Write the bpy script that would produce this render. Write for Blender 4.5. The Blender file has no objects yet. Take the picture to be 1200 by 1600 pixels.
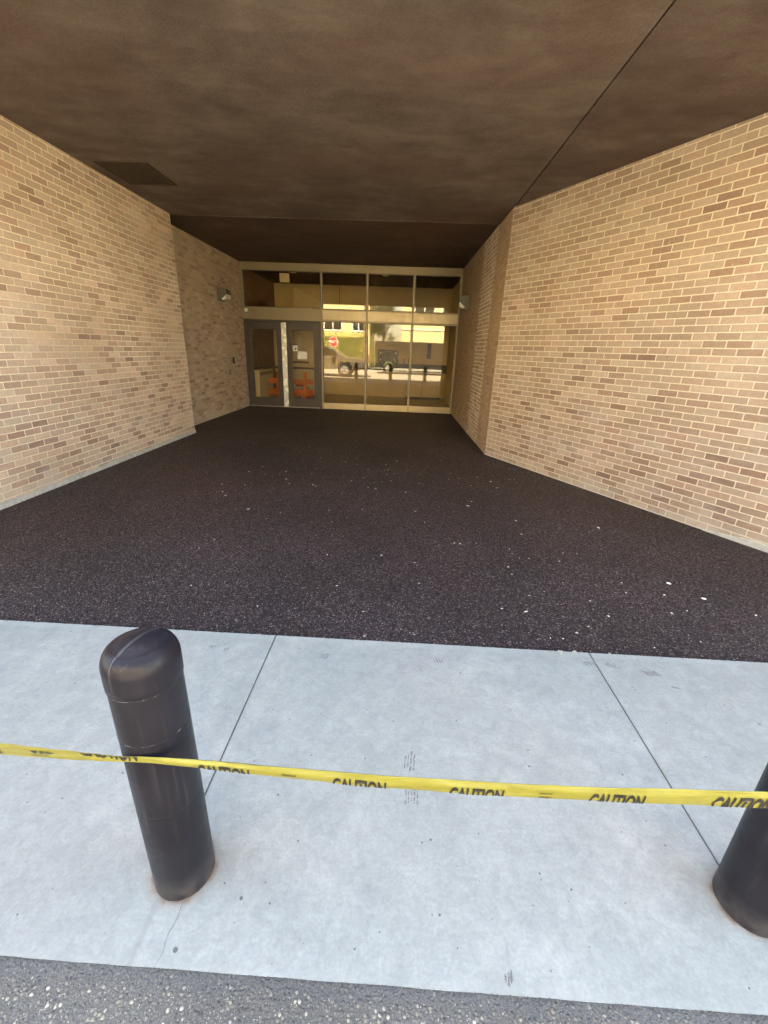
import bpy, bmesh, math, random
from mathutils import Vector, Matrix, noise as mnoise
R = math.radians
random.seed(7)
sc = bpy.context.scene
COL = sc.collection

# ------------------------------------------------------------ camera
cd = bpy.data.cameras.new('camera'); cam = bpy.data.objects.new('camera', cd); COL.objects.link(cam)
cd.sensor_fit = 'HORIZONTAL'; cd.sensor_width = 36.0; cd.lens = 677.2413/1200*36.0
cd.clip_start = 0.02; cd.clip_end = 2000
rx = Vector((0.99848773, 0.04244661, 0.03493616)); dn = Vector((0.04758847, -0.3491838, -0.93584508)); fw = Vector((-0.02752431, 0.93609239, -0.35067571))
M = Matrix((rx, -dn, -fw)).transposed().to_4x4(); M.translation = Vector((0, 0, 1.575))
cam.matrix_world = M
sc.camera = cam
# ------------------------------------------------------------ world, sun, exposure
SUN_EL, SUN_AZ = 48.0, -14.0        # the sun stands behind the building (+Y)
w = bpy.data.worlds.new('World'); sc.world = w; w.use_nodes = True
nt = w.node_tree; bg = nt.nodes['Background']
sky = nt.nodes.new('ShaderNodeTexSky'); sky.sky_type = 'NISHITA'; sky.sun_disc = False
sky.sun_elevation = R(SUN_EL); sky.sun_rotation = R(SUN_AZ); sky.air_density = 1.0; sky.dust_density = 1.2
nt.links.new(sky.outputs[0], bg.inputs[0]); bg.inputs[1].default_value = 0.09
sd = bpy.data.lights.new('sun', 'SUN'); sun = bpy.data.objects.new('sun', sd); COL.objects.link(sun)
sd.energy = 5.0; sd.angle = R(0.5); sd.color = (1.0, 0.93, 0.82)
tow = Vector((math.sin(R(SUN_AZ))*math.cos(R(SUN_EL)), math.cos(R(SUN_AZ))*math.cos(R(SUN_EL)), math.sin(R(SUN_EL))))
sun.rotation_euler = tow.to_track_quat('Z', 'Y').to_euler()
sc.view_settings.view_transform = 'Standard'; sc.view_settings.look = 'None'
sc.view_settings.gamma = 1.0; sc.view_settings.use_curve_mapping = False
sc.view_settings.exposure = 4.22
sc.view_settings.use_white_balance = True; sc.view_settings.white_balance_temperature = 8600
try:
    sc.render.engine = 'CYCLES'
    sc.cycles.max_bounces = 10; sc.cycles.diffuse_bounces = 6; sc.cycles.transparent_max_bounces = 12
    sc.cycles.caustics_reflective = False; sc.cycles.caustics_refractive = False
except Exception: pass

# ------------------------------------------------------------ measured layout (metres)
H = 3.485                     # soffit height
LX, LCY = -3.832, 7.99        # near left wall plane and its far corner
DLX = -4.181                  # recessed left wall plane
RCX, RCY = 1.434, 7.19        # corner between angled and deep right wall
REX, REY = 4.196, 2.08        # outer end of the angled wall
RDX = 1.372                   # deep right wall at the storefront
FY = 12.08                    # storefront plane
CEY = 2.08                    # concrete / rubber edge
KY = 0.632                    # concrete / asphalt edge
B1 = (-0.617, 0.872); B2 = (1.150, 0.888); BR = 0.088

# ------------------------------------------------------------ node helper
class NT:
    def __init__(s, name):
        s.m = bpy.data.materials.new(name); s.m.use_nodes = True
        s.t = s.m.node_tree; s.bsdf = s.t.nodes['Principled BSDF']; s.out = s.t.nodes['Material Output']
    def n(s, typ, **kw):
        nd = s.t.nodes.new('ShaderNode'+typ)
        for k, v in kw.items(): setattr(nd, k, v)
        return nd
    def put(s, sock, v):
        if v is None: return
        if isinstance(v, bpy.types.NodeSocket): s.t.links.new(v, sock)
        elif isinstance(v, (int, float)):
            sock.default_value = v if sock.type == 'VALUE' else ((v, v, v) if sock.type == 'VECTOR' else (v, v, v, 1))
        else:
            v = tuple(v); sock.default_value = v if sock.type == 'VECTOR' or len(v) == 4 else v+(1,)
    def math(s, op, a, b=None, c=None, clamp=False):
        nd = s.n('Math', operation=op, use_clamp=clamp); s.put(nd.inputs[0], a); s.put(nd.inputs[1], b)
        if c is not None: s.put(nd.inputs[2], c)
        return nd.outputs[0]
    def vmath(s, op, a, b=None):
        nd = s.n('VectorMath', operation=op); s.put(nd.inputs[0], a); s.put(nd.inputs[1], b); return nd.outputs[0]
    def mix(s, f, a, b, blend='MIX'):
        nd = s.n('Mix', data_type='RGBA', blend_type=blend); s.put(nd.inputs['Factor'], f)
        s.put(nd.inputs[6], a); s.put(nd.inputs[7], b); return nd.outputs[2]
    def ramp(s, f, pts, interp='LINEAR'):
        nd = s.n('ValToRGB'); cr = nd.color_ramp; cr.interpolation = interp
        while len(cr.elements) < len(pts): cr.elements.new(0.5)
        for e, (p, c) in zip(cr.elements, pts):
            e.position = p; e.color = (c, c, c, 1) if isinstance(c, (int, float)) else tuple(c)+(1,)
        s.put(nd.inputs[0], f); return nd.outputs[0]
    def obj(s): return s.n('TexCoord').outputs['Object']
    def geo(s): return s.n('NewGeometry').outputs['Position']
    def uv(s): return s.n('TexCoord').outputs['UV']
    def scale(s, v, sc3):
        nd = s.n('Mapping'); s.put(nd.inputs[0], v); nd.inputs['Scale'].default_value = sc3; return nd.outputs[0]
    def noise(s, v, scale, detail=3, rough=.5, dist=0, out=0):
        nd = s.n('TexNoise'); s.put(nd.inputs['Vector'], v); nd.inputs['Scale'].default_value = scale
        nd.inputs['Detail'].default_value = detail; nd.inputs['Roughness'].default_value = rough
        nd.inputs['Distortion'].default_value = dist; return nd.outputs[out]
    def vor(s, v, scale, feature='F1', out='Distance', rnd=1):
        nd = s.n('TexVoronoi', feature=feature); s.put(nd.inputs['Vector'], v); nd.inputs['Scale'].default_value = scale
        nd.inputs['Randomness'].default_value = rnd; return nd.outputs[out]
    def sep(s, v):
        nd = s.n('SeparateXYZ'); s.put(nd.inputs[0], v); return nd.outputs
    def comb(s, x, y, z=0):
        nd = s.n('CombineXYZ'); s.put(nd.inputs[0], x); s.put(nd.inputs[1], y); s.put(nd.inputs[2], z); return nd.outputs[0]
    def mapr(s, v, a, b, c=0, d=1, smooth=False):
        nd = s.n('MapRange'); nd.clamp = True
        if smooth: nd.interpolation_type = 'SMOOTHSTEP'
        s.put(nd.inputs[0], v)
        for i, q in enumerate((a, b, c, d)): s.put(nd.inputs[i+1], q)
        return nd.outputs[0]
    def bump(s, h, dist, strength=1, nrm=None):
        nd = s.n('Bump'); s.put(nd.inputs['Height'], h); nd.inputs['Distance'].default_value = dist
        nd.inputs['Strength'].default_value = strength
        if nrm is not None: s.put(nd.inputs['Normal'], nrm)
        return nd.outputs[0]
    def set(s, **kw):
        for k, v in kw.items(): s.put(s.bsdf.inputs[{'color': 'Base Color', 'rough': 'Roughness', 'metal': 'Metallic', 'normal': 'Normal', 'spec': 'Specular IOR Level', 'trans': 'Transmission Weight', 'alpha': 'Alpha', 'coat': 'Coat Weight', 'emit': 'Emission Color', 'estr': 'Emission Strength'}[k]], v)
        return s.m

def plain(name, col, rough=.5, metal=0, var=.12, nscale=9, bump=0, spec=.5):
    a = NT(name); p = a.obj()
    n1 = a.noise(p, nscale, 4, .6); f = a.mapr(n1, .3, .7, 1-var, 1+var)
    c = a.mix(1.0, col, a.comb(f, f, f), 'MULTIPLY')
    r = a.mapr(a.noise(p, nscale*2.3, 3), .3, .7, max(0, rough-.08), min(1, rough+.08))
    a.set(color=c, rough=r, metal=metal, spec=spec)
    if bump: a.set(normal=a.bump(a.noise(p, nscale*12, 3), bump))
    return a.m

def brick_mat(name, kind):
    """running bond in UV metres; kind: left / deep / right / inner / front"""
    a = NT(name); uv = a.uv(); x, y, _ = a.sep(uv)
    BW, BH = .2105, H/51.4
    wob = a.math('MULTIPLY', a.math('SUBTRACT', a.noise(uv, 7, 2), .5), .006)
    yy = a.math('ADD', y, wob)
    v = a.math('DIVIDE', yy, BH); row = a.math('FLOOR', v)
    rshift = a.math('MULTIPLY', a.math('FRACT', a.math('MULTIPLY', a.math('SINE', a.math('MULTIPLY', row, 12.9898)), 43.758)), .05)
    u = a.math('ADD', a.math('ADD', a.math('DIVIDE', x, BW), a.math('MULTIPLY', a.math('MODULO', row, 2), .5)), rshift)
    colm = a.math('FLOOR', u)
    fx = a.math('FRACT', u); fy = a.math('FRACT', v)
    dx = a.math('MULTIPLY', a.math('MINIMUM', fx, a.math('SUBTRACT', 1, fx)), BW)
    dy = a.math('MULTIPLY', a.math('MINIMUM', fy, a.math('SUBTRACT', 1, fy)), BH)
    d = a.math('MINIMUM', dx, dy)
    dn_ = a.math('ADD', d, a.math('MULTIPLY', a.math('SUBTRACT', a.noise(uv, 60, 3, .6), .5), .0035))
    mort = a.math('SUBTRACT', 1, a.mapr(dn_, .0048, .0070, smooth=True))
    wn = a.n('TexWhiteNoise', noise_dimensions='3D'); a.put(wn.inputs[0], a.comb(colm, row, 3.7)); rnd = wn.outputs[0]; rcol = wn.outputs[1]
    # clusters: some areas of the wall have more dark bricks, some courses run darker
    cl = a.noise(a.scale(uv, (.55, 1.1, 1)), 1.0, 2, .5)
    rowr = a.n('TexWhiteNoise', noise_dimensions='1D'); a.put(rowr.inputs['W'], row)
    lowy = a.mapr(y, .3, 2.6, .10, -.06)  # more dark pink bricks low down, partly painting the cooler light there
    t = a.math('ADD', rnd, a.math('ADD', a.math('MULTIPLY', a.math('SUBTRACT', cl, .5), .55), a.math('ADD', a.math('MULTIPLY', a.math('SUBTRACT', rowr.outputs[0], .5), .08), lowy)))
    tan1, tan2, tan3 = (.43, .320, .252), (.39, .278, .216), (.465, .355, .285)
    pk, br = (.36, .245, .190), (.265, .170, .135)
    bc = a.ramp(t, [(0, tan2), (.22, tan1), (.42, tan3), (.56, tan1), (.70, tan2), (.82, pk), (.95, (.32, .212, .165)), (1.0, br)])
    # colour inside one brick: darker fired rim, mottled face
    rim = a.mapr(dn_, .005, .013, .80, 1.0, smooth=True)
    face = a.mapr(a.noise(uv, 26, 4, .6), .25, .75, .88, 1.10)
    big = a.mapr(a.noise(uv, .9, 3, .5), .3, .7, .92, 1.07)
    k = a.math('MULTIPLY', a.math('MULTIPLY', rim, face), big)
    k = a.math('MULTIPLY', k, a.mapr(a.noise(uv, 220, 2, .7), .3, .7, .93, 1.06))
    rv = a.mapr(a.sep(rcol)[1], 0, 1, .90, 1.09); rw = a.mapr(a.sep(rcol)[2], 0, 1, .97, 1.05)
    hue = a.mix(1.0, bc, a.comb(a.math('MULTIPLY', rv, rw), rv, a.math('MULTIPLY', rv, 1.0)), 'MULTIPLY')
    bcol = a.mix(1.0, hue, a.comb(k, k, k), 'MULTIPLY')
    if kind == 'right':
        mc = (.70, .60, .48)
    elif kind == 'left':
        # mortar smeared close to the brick tone higher up the wall
        sm = a.mapr(a.noise(a.scale(uv, (.5, .8, 1)), 1.3, 3), .38, .62)
        mc = a.mix(sm, (.66, .57, .46), (.52, .42, .30))
    elif kind == 'deepright':
        # a vertical strip of rebuilt brick with bright new mortar
        wv = a.math('ADD', x, a.math('MULTIPLY', a.math('MULTIPLY', a.math('SUBTRACT', a.math('MODULO', row, 2), .5), 1), .10))
        st = a.math('MULTIPLY', a.mapr(wv, .98, 1.0), a.mapr(wv, 2.17, 2.19, 1, 0))
        mc = a.mix(st, (.36, .26, .17), (.78, .74, .66))
        bcol = a.mix(a.math('MULTIPLY', st, a.mapr(a.noise(uv, 5, 4, .6), .45, .7, 0, .55)), bcol, (.60, .56, .48))
        bcol = a.mix(a.math('SUBTRACT', 1, st), bcol, a.mix(.45, bcol, (.37, .25, .155)))
    elif kind == 'inner':
        mc = (.17, .09, .06); bcol = a.mix(.88, bcol, (.17, .055, .03))
    elif kind == 'street':
        mc = (.74, .68, .52); bcol = a.mix(.85, bcol, (.72, .62, .36))
    else:
        mc = (.44, .35, .25)
    mn = a.mapr(a.noise(uv, 40, 3), .3, .7, .88, 1.08)
    mcol = a.mix(1.0, mc, a.comb(mn, mn, mn), 'MULTIPLY')
    c = a.mix(mort, bcol, mcol)
    stk = a.mapr(a.noise(a.scale(uv, (5.5, .35, 1)), 1.0, 4, .6), .54, .75, 0, .16)
    c = a.mix(stk, c, (.26, .20, .15))
    chip = a.math('MULTIPLY', a.mapr(a.noise(uv, 11, 5, .7), .66, .72), .55)
    c = a.mix(chip, c, (.56, .47, .37))
    gain = {'right': .93, 'left': 1.42, 'deep': 1.32, 'deepright': 1.5}.get(kind, 1.0)  # per-wall brightening stands in for light missing on left and deep walls
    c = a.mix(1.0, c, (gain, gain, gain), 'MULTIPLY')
    # lime bloom and dust; its pinkish grey carried up the wall paints cooler light
    bloom_light = a.math('MULTIPLY', a.mapr(a.noise(a.scale(uv, (1, 1.6, 1)), 2.2, 5, .62), .50, .74, 0, .5), a.mapr(y, .1, 1.9, 1, 0.08))
    c = a.mix(bloom_light, c, (.52, .47, .44))
    base = a.math('MULTIPLY', a.mapr(y, .02, .16, .55, 0), a.mapr(a.noise(uv, 5, 4), .35, .6))
    c = a.mix(base, c, (.50, .46, .42))
    h = a.math('ADD', a.math('SUBTRACT', 1, mort), a.math('MULTIPLY', a.noise(uv, 90, 4, .65), .28))
    h = a.math('ADD', h, a.math('MULTIPLY', rnd, .18))
    a.set(color=c, rough=a.mapr(face, .8, 1.1, .9, .72), normal=a.bump(h, .0035, .8), spec=.3)
    return a.m

MAT = {}
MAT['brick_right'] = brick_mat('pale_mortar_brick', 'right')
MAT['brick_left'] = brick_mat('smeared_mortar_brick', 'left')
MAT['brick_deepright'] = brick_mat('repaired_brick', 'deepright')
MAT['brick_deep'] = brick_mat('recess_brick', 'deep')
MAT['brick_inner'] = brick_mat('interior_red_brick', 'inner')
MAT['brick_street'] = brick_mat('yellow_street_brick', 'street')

def ceiling_mat(name, c1, c2, c3, streak=1.0):
    a = NT(name); p = a.geo()
    warp = a.vmath('ADD', p, a.vmath('MULTIPLY', a.noise(p, .7, 3, out=1), (.35, .35, .35)))
    n1 = a.noise(a.scale(warp, (.7, 1.0, 1)), 1.6, 4, .55, .15)
    n2 = a.noise(a.scale(warp, (1.5, 2.2, 1)), 2.3, 4, .55, .2)
    n3 = a.noise(p, 55, 4, .7)
    f = a.math('ADD', a.math('MULTIPLY', n1, .6), a.math('MULTIPLY', n2, .4))
    c = a.ramp(f, [(.36, c1), (.50, c2), (.64, c3)])
    red = a.mapr(a.noise(p, .55, 2), .5, .68, 0, .5)
    c = a.mix(red, c, (c2[0]*1.02, c2[1]*.82, c2[2]*.76))
    n4 = a.noise(p, 9, 5, .7); c = a.mix(a.mapr(n4, .56, .72, 0, .30), c, (c1[0]*.8, c1[1]*.78, c1[2]*.75))
    g = a.mapr(n3, .3, .7, .86, 1.13); c = a.mix(1.0, c, a.comb(g, g, g), 'MULTIPLY')
    hh = a.math('ADD', a.math('MULTIPLY', n2, .5), a.math('MULTIPLY', n3, .35))
    hh = a.math('ADD', hh, a.math('MULTIPLY', a.noise(p, 190, 2, .6), .2))
    a.set(color=c, rough=.9, normal=a.bump(hh, .016, .7), spec=.25); return a.m
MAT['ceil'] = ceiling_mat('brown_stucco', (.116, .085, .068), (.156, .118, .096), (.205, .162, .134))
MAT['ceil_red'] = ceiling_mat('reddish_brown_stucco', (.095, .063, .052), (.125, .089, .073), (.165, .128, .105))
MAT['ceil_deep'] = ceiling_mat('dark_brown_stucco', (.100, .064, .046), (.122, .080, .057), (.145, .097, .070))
MAT['groove'] = plain('dark_gap', (.03, .022, .018), .95)

def concrete_mat():
    a = NT('sidewalk_concrete'); p = a.geo(); x, y, z = a.sep(p)
    big = a.noise(p, 1.1, 4, .55, .4); med = a.noise(p, 6.5, 5, .6, .3); fine = a.noise(p, 95, 4, .7)
    blot = a.noise(p, 23, 4, .6, .8)
    c = a.ramp(med, [(.30, (.292, .310, .318)), (.5, (.335, .350, .355)), (.70, (.385, .396, .400))])
    c = a.mix(a.mapr(big, .40, .60, 0, .65), c, (.285, .308, .312))
    pinkish = a.mapr(a.noise(p, .8, 2, .5), .52, .66, 0, .35)
    c = a.mix(pinkish, c, (.33, .315, .318))
    f = a.mapr(blot, .3, .72, .90, 1.09); c = a.mix(1.0, c, a.comb(f, f, f), 'MULTIPLY')
    f = a.mapr(fine, .25, .75, .86, 1.12); c = a.mix(1.0, c, a.comb(f, f, f), 'MULTIPLY')
    # broom and trowel drag
    br = a.noise(a.scale(p, (9, 90, 1)), 1.0, 3, .6); f = a.mapr(br, .3, .7, .975, 1.02); c = a.mix(1.0, c, a.comb(f, f, f), 'MULTIPLY')
    # pin holes, pits and dark grit
    def pits(scale, rad, seedoff, keep):
        q = a.vmath('ADD', p, (seedoff, seedoff*.7, 0)); q = a.vmath('MULTIPLY', q, (1, 1, 0))
        q2 = a.vmath('ADD', q, a.vmath('MULTIPLY', a.vmath('SUBTRACT', a.noise(p, 170, 2, out=1), (.5, .5, .5)), (.007, .007, 0)))
        dd = a.vor(q2, scale); cc = a.sep(a.vor(q2, scale, out='Color'))
        sel = a.math('GREATER_THAN', cc[0], keep)
        rr = a.math('MULTIPLY', cc[1], rad)
        return a.math('MULTIPLY', sel, a.mapr(a.math('SUBTRACT', dd, rr), 0, rad*.35, 1, 0))
    pit = a.math('MAXIMUM', a.math('MAXIMUM', pits(7, .045, 3.1, .62), pits(19, .085, 9.3, .80)), pits(45, .14, 5.3, .90))
    c = a.mix(a.math('MULTIPLY', pit, .85), c, (.085, .085, .09))
    # rust and dirt rings around the bollard feet
    for (bx, by) in (B1, B2, (-2.39, .88), (2.93, .89)):
        dx = a.math('SUBTRACT', x, bx); dy = a.math('SUBTRACT', y, by)
        r = a.math('SQRT', a.math('ADD', a.math('MULTIPLY', dx, dx), a.math('MULTIPLY', dy, dy)))
        rn = a.math('ADD', r, a.math('MULTIPLY', a.math('SUBTRACT', a.noise(p, 16, 4), .5), .05))
        c = a.mix(a.mapr(rn, BR+.002, BR+.035, .38, 0, smooth=True), c, (.33, .255, .21))
        c = a.mix(a.mapr(rn, BR-.004, BR+.013, .85, 0, smooth=True), c, (.20, .125, .085))
    # lighter cement cream along the street edge, paler grey band along the rubber edge
    c = a.mix(a.mapr(a.math('ADD', y, a.math('MULTIPLY', med, .03)), KY+.012, KY+.05, .22, 0), c, (.40, .42, .42))
    c = a.mix(a.math('MULTIPLY', a.mapr(y, CEY-.05, CEY-.005), .4), c, (.42, .45, .46))
    h = a.math('SUBTRACT', a.math('ADD', a.math('MULTIPLY', fine, .25), a.math('MULTIPLY', blot, .22)), a.math('MULTIPLY', pit, .9))
    for jx in (-.660, 1.135):
        jd = a.math('ADD', a.math('ABSOLUTE', a.math('SUBTRACT', x, jx)), a.math('MULTIPLY', a.math('SUBTRACT', a.noise(p, 24, 4), .5), .02))
        c = a.mix(a.mapr(jd, .001, .016, .34, 0, smooth=True), c, (.20, .20, .195))
    # old gum spots, drip marks and tread smears
    gq = a.vmath('MULTIPLY', a.vmath('ADD', p, (7.7, 2.9, 0)), (1, 1, 0)); gd = a.vor(gq, 2.6); gs = a.sep(a.vor(gq, 2.6, out='Color'))
    c = a.mix(a.math('MULTIPLY', a.math('GREATER_THAN', gs[0], .62), a.mapr(a.math('ADD', gd, a.math('MULTIPLY', a.noise(p, 50, 3), .02)), .035, .055, .32, 0)), c, (.20, .205, .21))
    tm = a.mapr(a.noise(a.scale(p, (2.2, .7, 1)), 1.6, 5, .65, .6), .56, .68, 0, .22)
    c = a.mix(tm, c, (.26, .262, .255))
    c = a.mix(1.0, c, (1.0, .995, .935), 'MULTIPLY')
    a.set(color=c, rough=a.mapr(med, .3, .7, .62, .82), normal=a.bump(h, .002, .8), spec=.4); return a.m
MAT['concrete'] = concrete_mat()
MAT['footing'] = plain('footing_cement', (.47, .46, .44), .9, var=.2, nscale=14, bump=.003)

def rubber_mat():
    a = NT('rubber_crumb'); p = a.geo(); q = a.vmath('MULTIPLY', p, (1, 1, 0))
    q = a.vmath('ADD', q, a.vmath('MULTIPLY', a.noise(p, 60, 2, out=1), (.006, .006, 0)))
    d1 = a.vor(q, 118); c1 = a.sep(a.vor(q, 118, out='Color'))
    d2 = a.vor(a.vmath('ADD', q, (5, 3, 0)), 210); c2 = a.sep(a.vor(a.vmath('ADD', q, (5, 3, 0)), 210, out='Color'))
    c = a.ramp(c1[0], [(0, (.032, .022, .025)), (.45, (.070, .052, .056)), (.72, (.125, .100, .105)), (.86, (.27, .235, .24)), (.96, (.50, .45, .44)), (1, (.80, .75, .70))])
    cb = a.ramp(c2[0], [(0, (.028, .020, .021)), (.7, (.085, .066, .070)), (.95, (.20, .17, .165))])
    c = a.mix(a.math('GREATER_THAN', c2[1], .6), c, cb)
    big = a.mapr(a.noise(p, .8, 4, .5), .3, .7, .75, 1.25); c = a.mix(1.0, c, a.comb(big, big, big), 'MULTIPLY')
    c = a.mix(a.mapr(a.noise(p, .5, 2), .5, .7, 0, .35), c, a.mix(1.0, c, (1.25, .95, .92), 'MULTIPLY'))
    c = a.mix(1.0, c, (.66, .57, .585), 'MULTIPLY')
    crack = a.mapr(d1, .25, .62, 1, .45); c = a.mix(1.0, c, a.comb(crack, crack, crack), 'MULTIPLY')
    h = a.math('ADD', a.math('SUBTRACT', 1, d1), a.math('MULTIPLY', c1[2], .9))
    h = a.math('ADD', h, a.math('MULTIPLY', a.noise(p, 7, 3), .8))
    a.set(color=c, rough=a.mapr(c1[1], 0, 1, .5, .9), normal=a.bump(h, .006, .9), spec=.35); return a.m
MAT['rubber'] = rubber_mat()

def asphalt_mat():
    a = NT('exposed_aggregate_asphalt'); p = a.geo(); x, y, z = a.sep(p)
    q = a.vmath('MULTIPLY', p, (1, 1, 0))
    q = a.vmath('ADD', q, a.vmath('MULTIPLY', a.noise(p, 80, 2, out=1), (.005, .005, 0)))
    d = a.vor(q, 92); cc = a.sep(a.vor(q, 92, out='Color'))
    q2 = a.vmath('ADD', q, (4, 9, 0)); d2 = a.vor(q2, 230); c2 = a.sep(a.vor(q2, 230, out='Color'))
    bind = a.ramp(a.noise(p, 150, 4, .7), [(.3, (.085, .085, .088)), (.5, (.135, .135, .135)), (.72, (.19, .19, .185))])
    st = a.ramp(cc[0], [(0, (.10, .10, .11)), (.45, (.18, .175, .175)), (.68, (.25, .24, .225)), (.84, (.34, .31, .26)), (.94, (.48, .45, .39)), (1, (.62, .60, .56))])
    stone = a.math('MULTIPLY', a.mapr(d, .36, .46, 1, 0), a.math('GREATER_THAN', cc[1], .30))
    smallst = a.math('MULTIPLY', a.mapr(d2, .3, .42, 1, 0), a.math('GREATER_THAN', c2[1], .55))
    c = a.mix(smallst, bind, a.ramp(c2[0], [(0, (.12, .12, .125)), (.7, (.26, .25, .24)), (1, (.55, .52, .46))]))
    c = a.mix(stone, c, st)
    c = a.mix(1.0, c, (1.12, 1.07, .98), 'MULTIPLY')
    # binder-rich band next to the concrete
    band = a.mapr(a.math('ADD', y, a.math('MULTIPLY', a.math('SUBTRACT', a.noise(p, 22, 4), .5), .05)), KY-.05, KY-.012)
    c = a.mix(a.math('MULTIPLY', band, .72), c, bind)
    big = a.mapr(a.noise(p, 1.3, 4), .3, .7, .68, .95); c = a.mix(1.0, c, a.comb(big, big, big), 'MULTIPLY')
    h = a.math('ADD', a.math('MULTIPLY', stone, a.math('SUBTRACT', 1, d)), a.math('MULTIPLY', a.math('SUBTRACT', 1, d2), .35))
    h = a.math('ADD', h, a.math('MULTIPLY', a.noise(p, 300, 3, .7), .2))
    a.set(color=c, rough=.8, normal=a.bump(h, .005, .9), spec=.4); return a.m
MAT['asphalt'] = asphalt_mat()

def decal_mat(name, col, lo, hi, sc_=60, amt=.8):
    a = NT(name); p = a.geo(); n = a.noise(p, sc_, 5, .65); a.set(color=col, rough=.9)
    a.set(alpha=a.mapr(n, lo, hi, 0, amt)); return a.m
def plastic_mat():
    a = NT('bollard_sleeve_plastic'); p = a.obj(); x, y, z = a.sep(p)
    c = a.mix(a.mapr(a.noise(p, 5, 4), .35, .65), (.0115, .0102, .0145), (.018, .0168, .0225))
    streak = a.noise(a.scale(p, (60, 60, 3)), 1, 4, .6)
    c = a.mix(a.mapr(streak, .55, .8, 0, .25), c, (.10, .095, .10))
    scr = a.noise(a.scale(p, (30, 30, 160)), 1.2, 4, .7)
    c = a.mix(a.mapr(scr, .68, .76, 0, .30), c, (.20, .19, .20))
    dust = a.math('MULTIPLY', a.mapr(z, 0, .10, .35, 0), a.mapr(a.noise(p, 20, 4), .3, .6))
    c = a.mix(dust, c, (.16, .14, .13))
    r = a.mapr(a.noise(p, 34, 5, .65), .3, .7, .32, .44)
    a.set(color=c, rough=r, normal=a.bump(a.math('ADD', a.noise(p, 14, 3), a.math('MULTIPLY', a.noise(p, 260, 3), .15)), .0006, .3), spec=.20); return a.m
MAT['plastic'] = plastic_mat()
MAT['ringline'] = decal_mat('scuffed_ring_line', (.16, .155, .16), .42, .62, 40, .8)
MAT['seam'] = plain('scuffed_mould_line', (.042, .040, .046), .45, var=.3, nscale=60)

def tape_mat():
    a = NT('yellow_tape_film'); p = a.obj()
    n = a.noise(a.scale(p, (5, 1, 40)), 1.5, 4)
    c = a.mix(a.mapr(n, .35, .65), (.245, .225, .040), (.31, .288, .062))
    a.set(color=c, rough=.28, normal=a.bump(a.noise(a.scale(p, (9, 1, 90)), 1.2, 4, .6), .0016, .7), spec=.5)
    tr = a.n('BsdfTranslucent'); a.put(tr.inputs[0], (.26, .235, .05))
    mx = a.n('MixShader'); mx.inputs[0].default_value = .22
    a.t.links.new(a.bsdf.outputs[0], mx.inputs[1]); a.t.links.new(tr.outputs[0], mx.inputs[2]); a.t.links.new(mx.outputs[0], a.out.inputs[0])
    return a.m
MAT['tape'] = tape_mat()
MAT['ink'] = plain('black_tape_ink', (.02, .017, .014), .4)

def glass_mat(name, tint, r0):
    a = NT(name); t = a.t
    tr = a.n('BsdfTransparent'); a.put(tr.inputs[0], tint)
    gl = a.n('BsdfGlossy'); gl.inputs['Roughness'].default_value = .0; a.put(gl.inputs[0], (1, .97, .90))
    gl.inputs['Roughness'].default_value = 0.004
    a.put(gl.inputs['Normal'], a.bump(a.noise(a.obj(), 1.1, 1), .0007, .22))
    fr = a.n('Fresnel'); fr.inputs[0].default_value = r0
    mx = a.n('MixShader'); t.links.new(fr.outputs[0], mx.inputs[0]); t.links.new(tr.outputs[0], mx.inputs[1]); t.links.new(gl.outputs[0], mx.inputs[2])
    t.links.new(mx.outputs[0], a.out.inputs[0]); return a.m
MAT['glass'] = glass_mat('tinted_storefront_glass', (.96, .90, .78), 1.54)
MAT['glass_door'] = glass_mat('door_glass', (.96, .92, .85), 1.5)
_a = NT('frosted_roof_light'); _t = _a.n('BsdfTranslucent'); _a.put(_t.inputs[0], (.16, .14, .11)); _a.t.links.new(_t.outputs[0], _a.out.inputs[0]); MAT['frost'] = _a.m  # diffuser of the added roof opening over the lobby
MAT['carglass'] = plain('vehicle_glass', (.02, .022, .025), .06)

def anod(name, col, rough=.38, metal=.75):
    a = NT(name); p = a.obj()
    n = a.noise(p, 2.0, 3); f = a.mapr(n, .3, .7, .92, 1.05)
    c = a.mix(1.0, col, a.comb(f, f, f), 'MULTIPLY')
    sm = a.mapr(a.noise(p, 3.5, 4, .6), .55, .72, 0, .35); c = a.mix(sm, c, (col[0]*.72, col[1]*.64, col[2]*.55))
    a.set(color=c, rough=a.mapr(a.noise(p, 15, 3), .3, .7, rough-.07, rough+.1), metal=metal); return a.m
MAT['champagne'] = anod('champagne_anodised_aluminium', (.45, .365, .25), .40, .5)  # same metal with the sky reflection painted in as a lighter tone
MAT['champagne_dull'] = anod('dull_golden_aluminium', (.27, .215, .145), .42, .4)  # darker copy of the same metal, without the painted sky sheen
MAT['bronze'] = anod('dark_bronze_aluminium', (.060, .048, .044), .42, .3)
MAT['pole_cream'] = plain('cream_painted_steel', (.88, .87, .84), .25, metal=.3, var=.02, nscale=3)
MAT['beige'] = plain('beige_painted_wall', (.74, .66, .52), .7, var=.06, nscale=2)
MAT['beige_light'] = plain('cream_enamel', (.62, .56, .42), .45, var=.06)
MAT['dark_trim'] = plain('dark_brown_trim', (.055, .040, .030), .5)
MAT['floor_in'] = plain('interior_tile', (.55, .47, .35), .35, var=.12, nscale=4)
MAT['in_ceil'] = plain('interior_dark_ceiling', (.075, .048, .035), .85)
MAT['black'] = plain('black_plastic', (.015, .015, .016), .35)
MAT['screen'] = plain('dark_screen', (.012, .012, .018), .12)
MAT['orange'] = plain('orange_barricade_plank', (.62, .16, .045), .55, var=.15)
MAT['red'] = plain('red_paint', (.40, .02, .02), .4)
MAT['white'] = plain('white_enamel', (.80, .80, .78), .45, var=.04)
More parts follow.
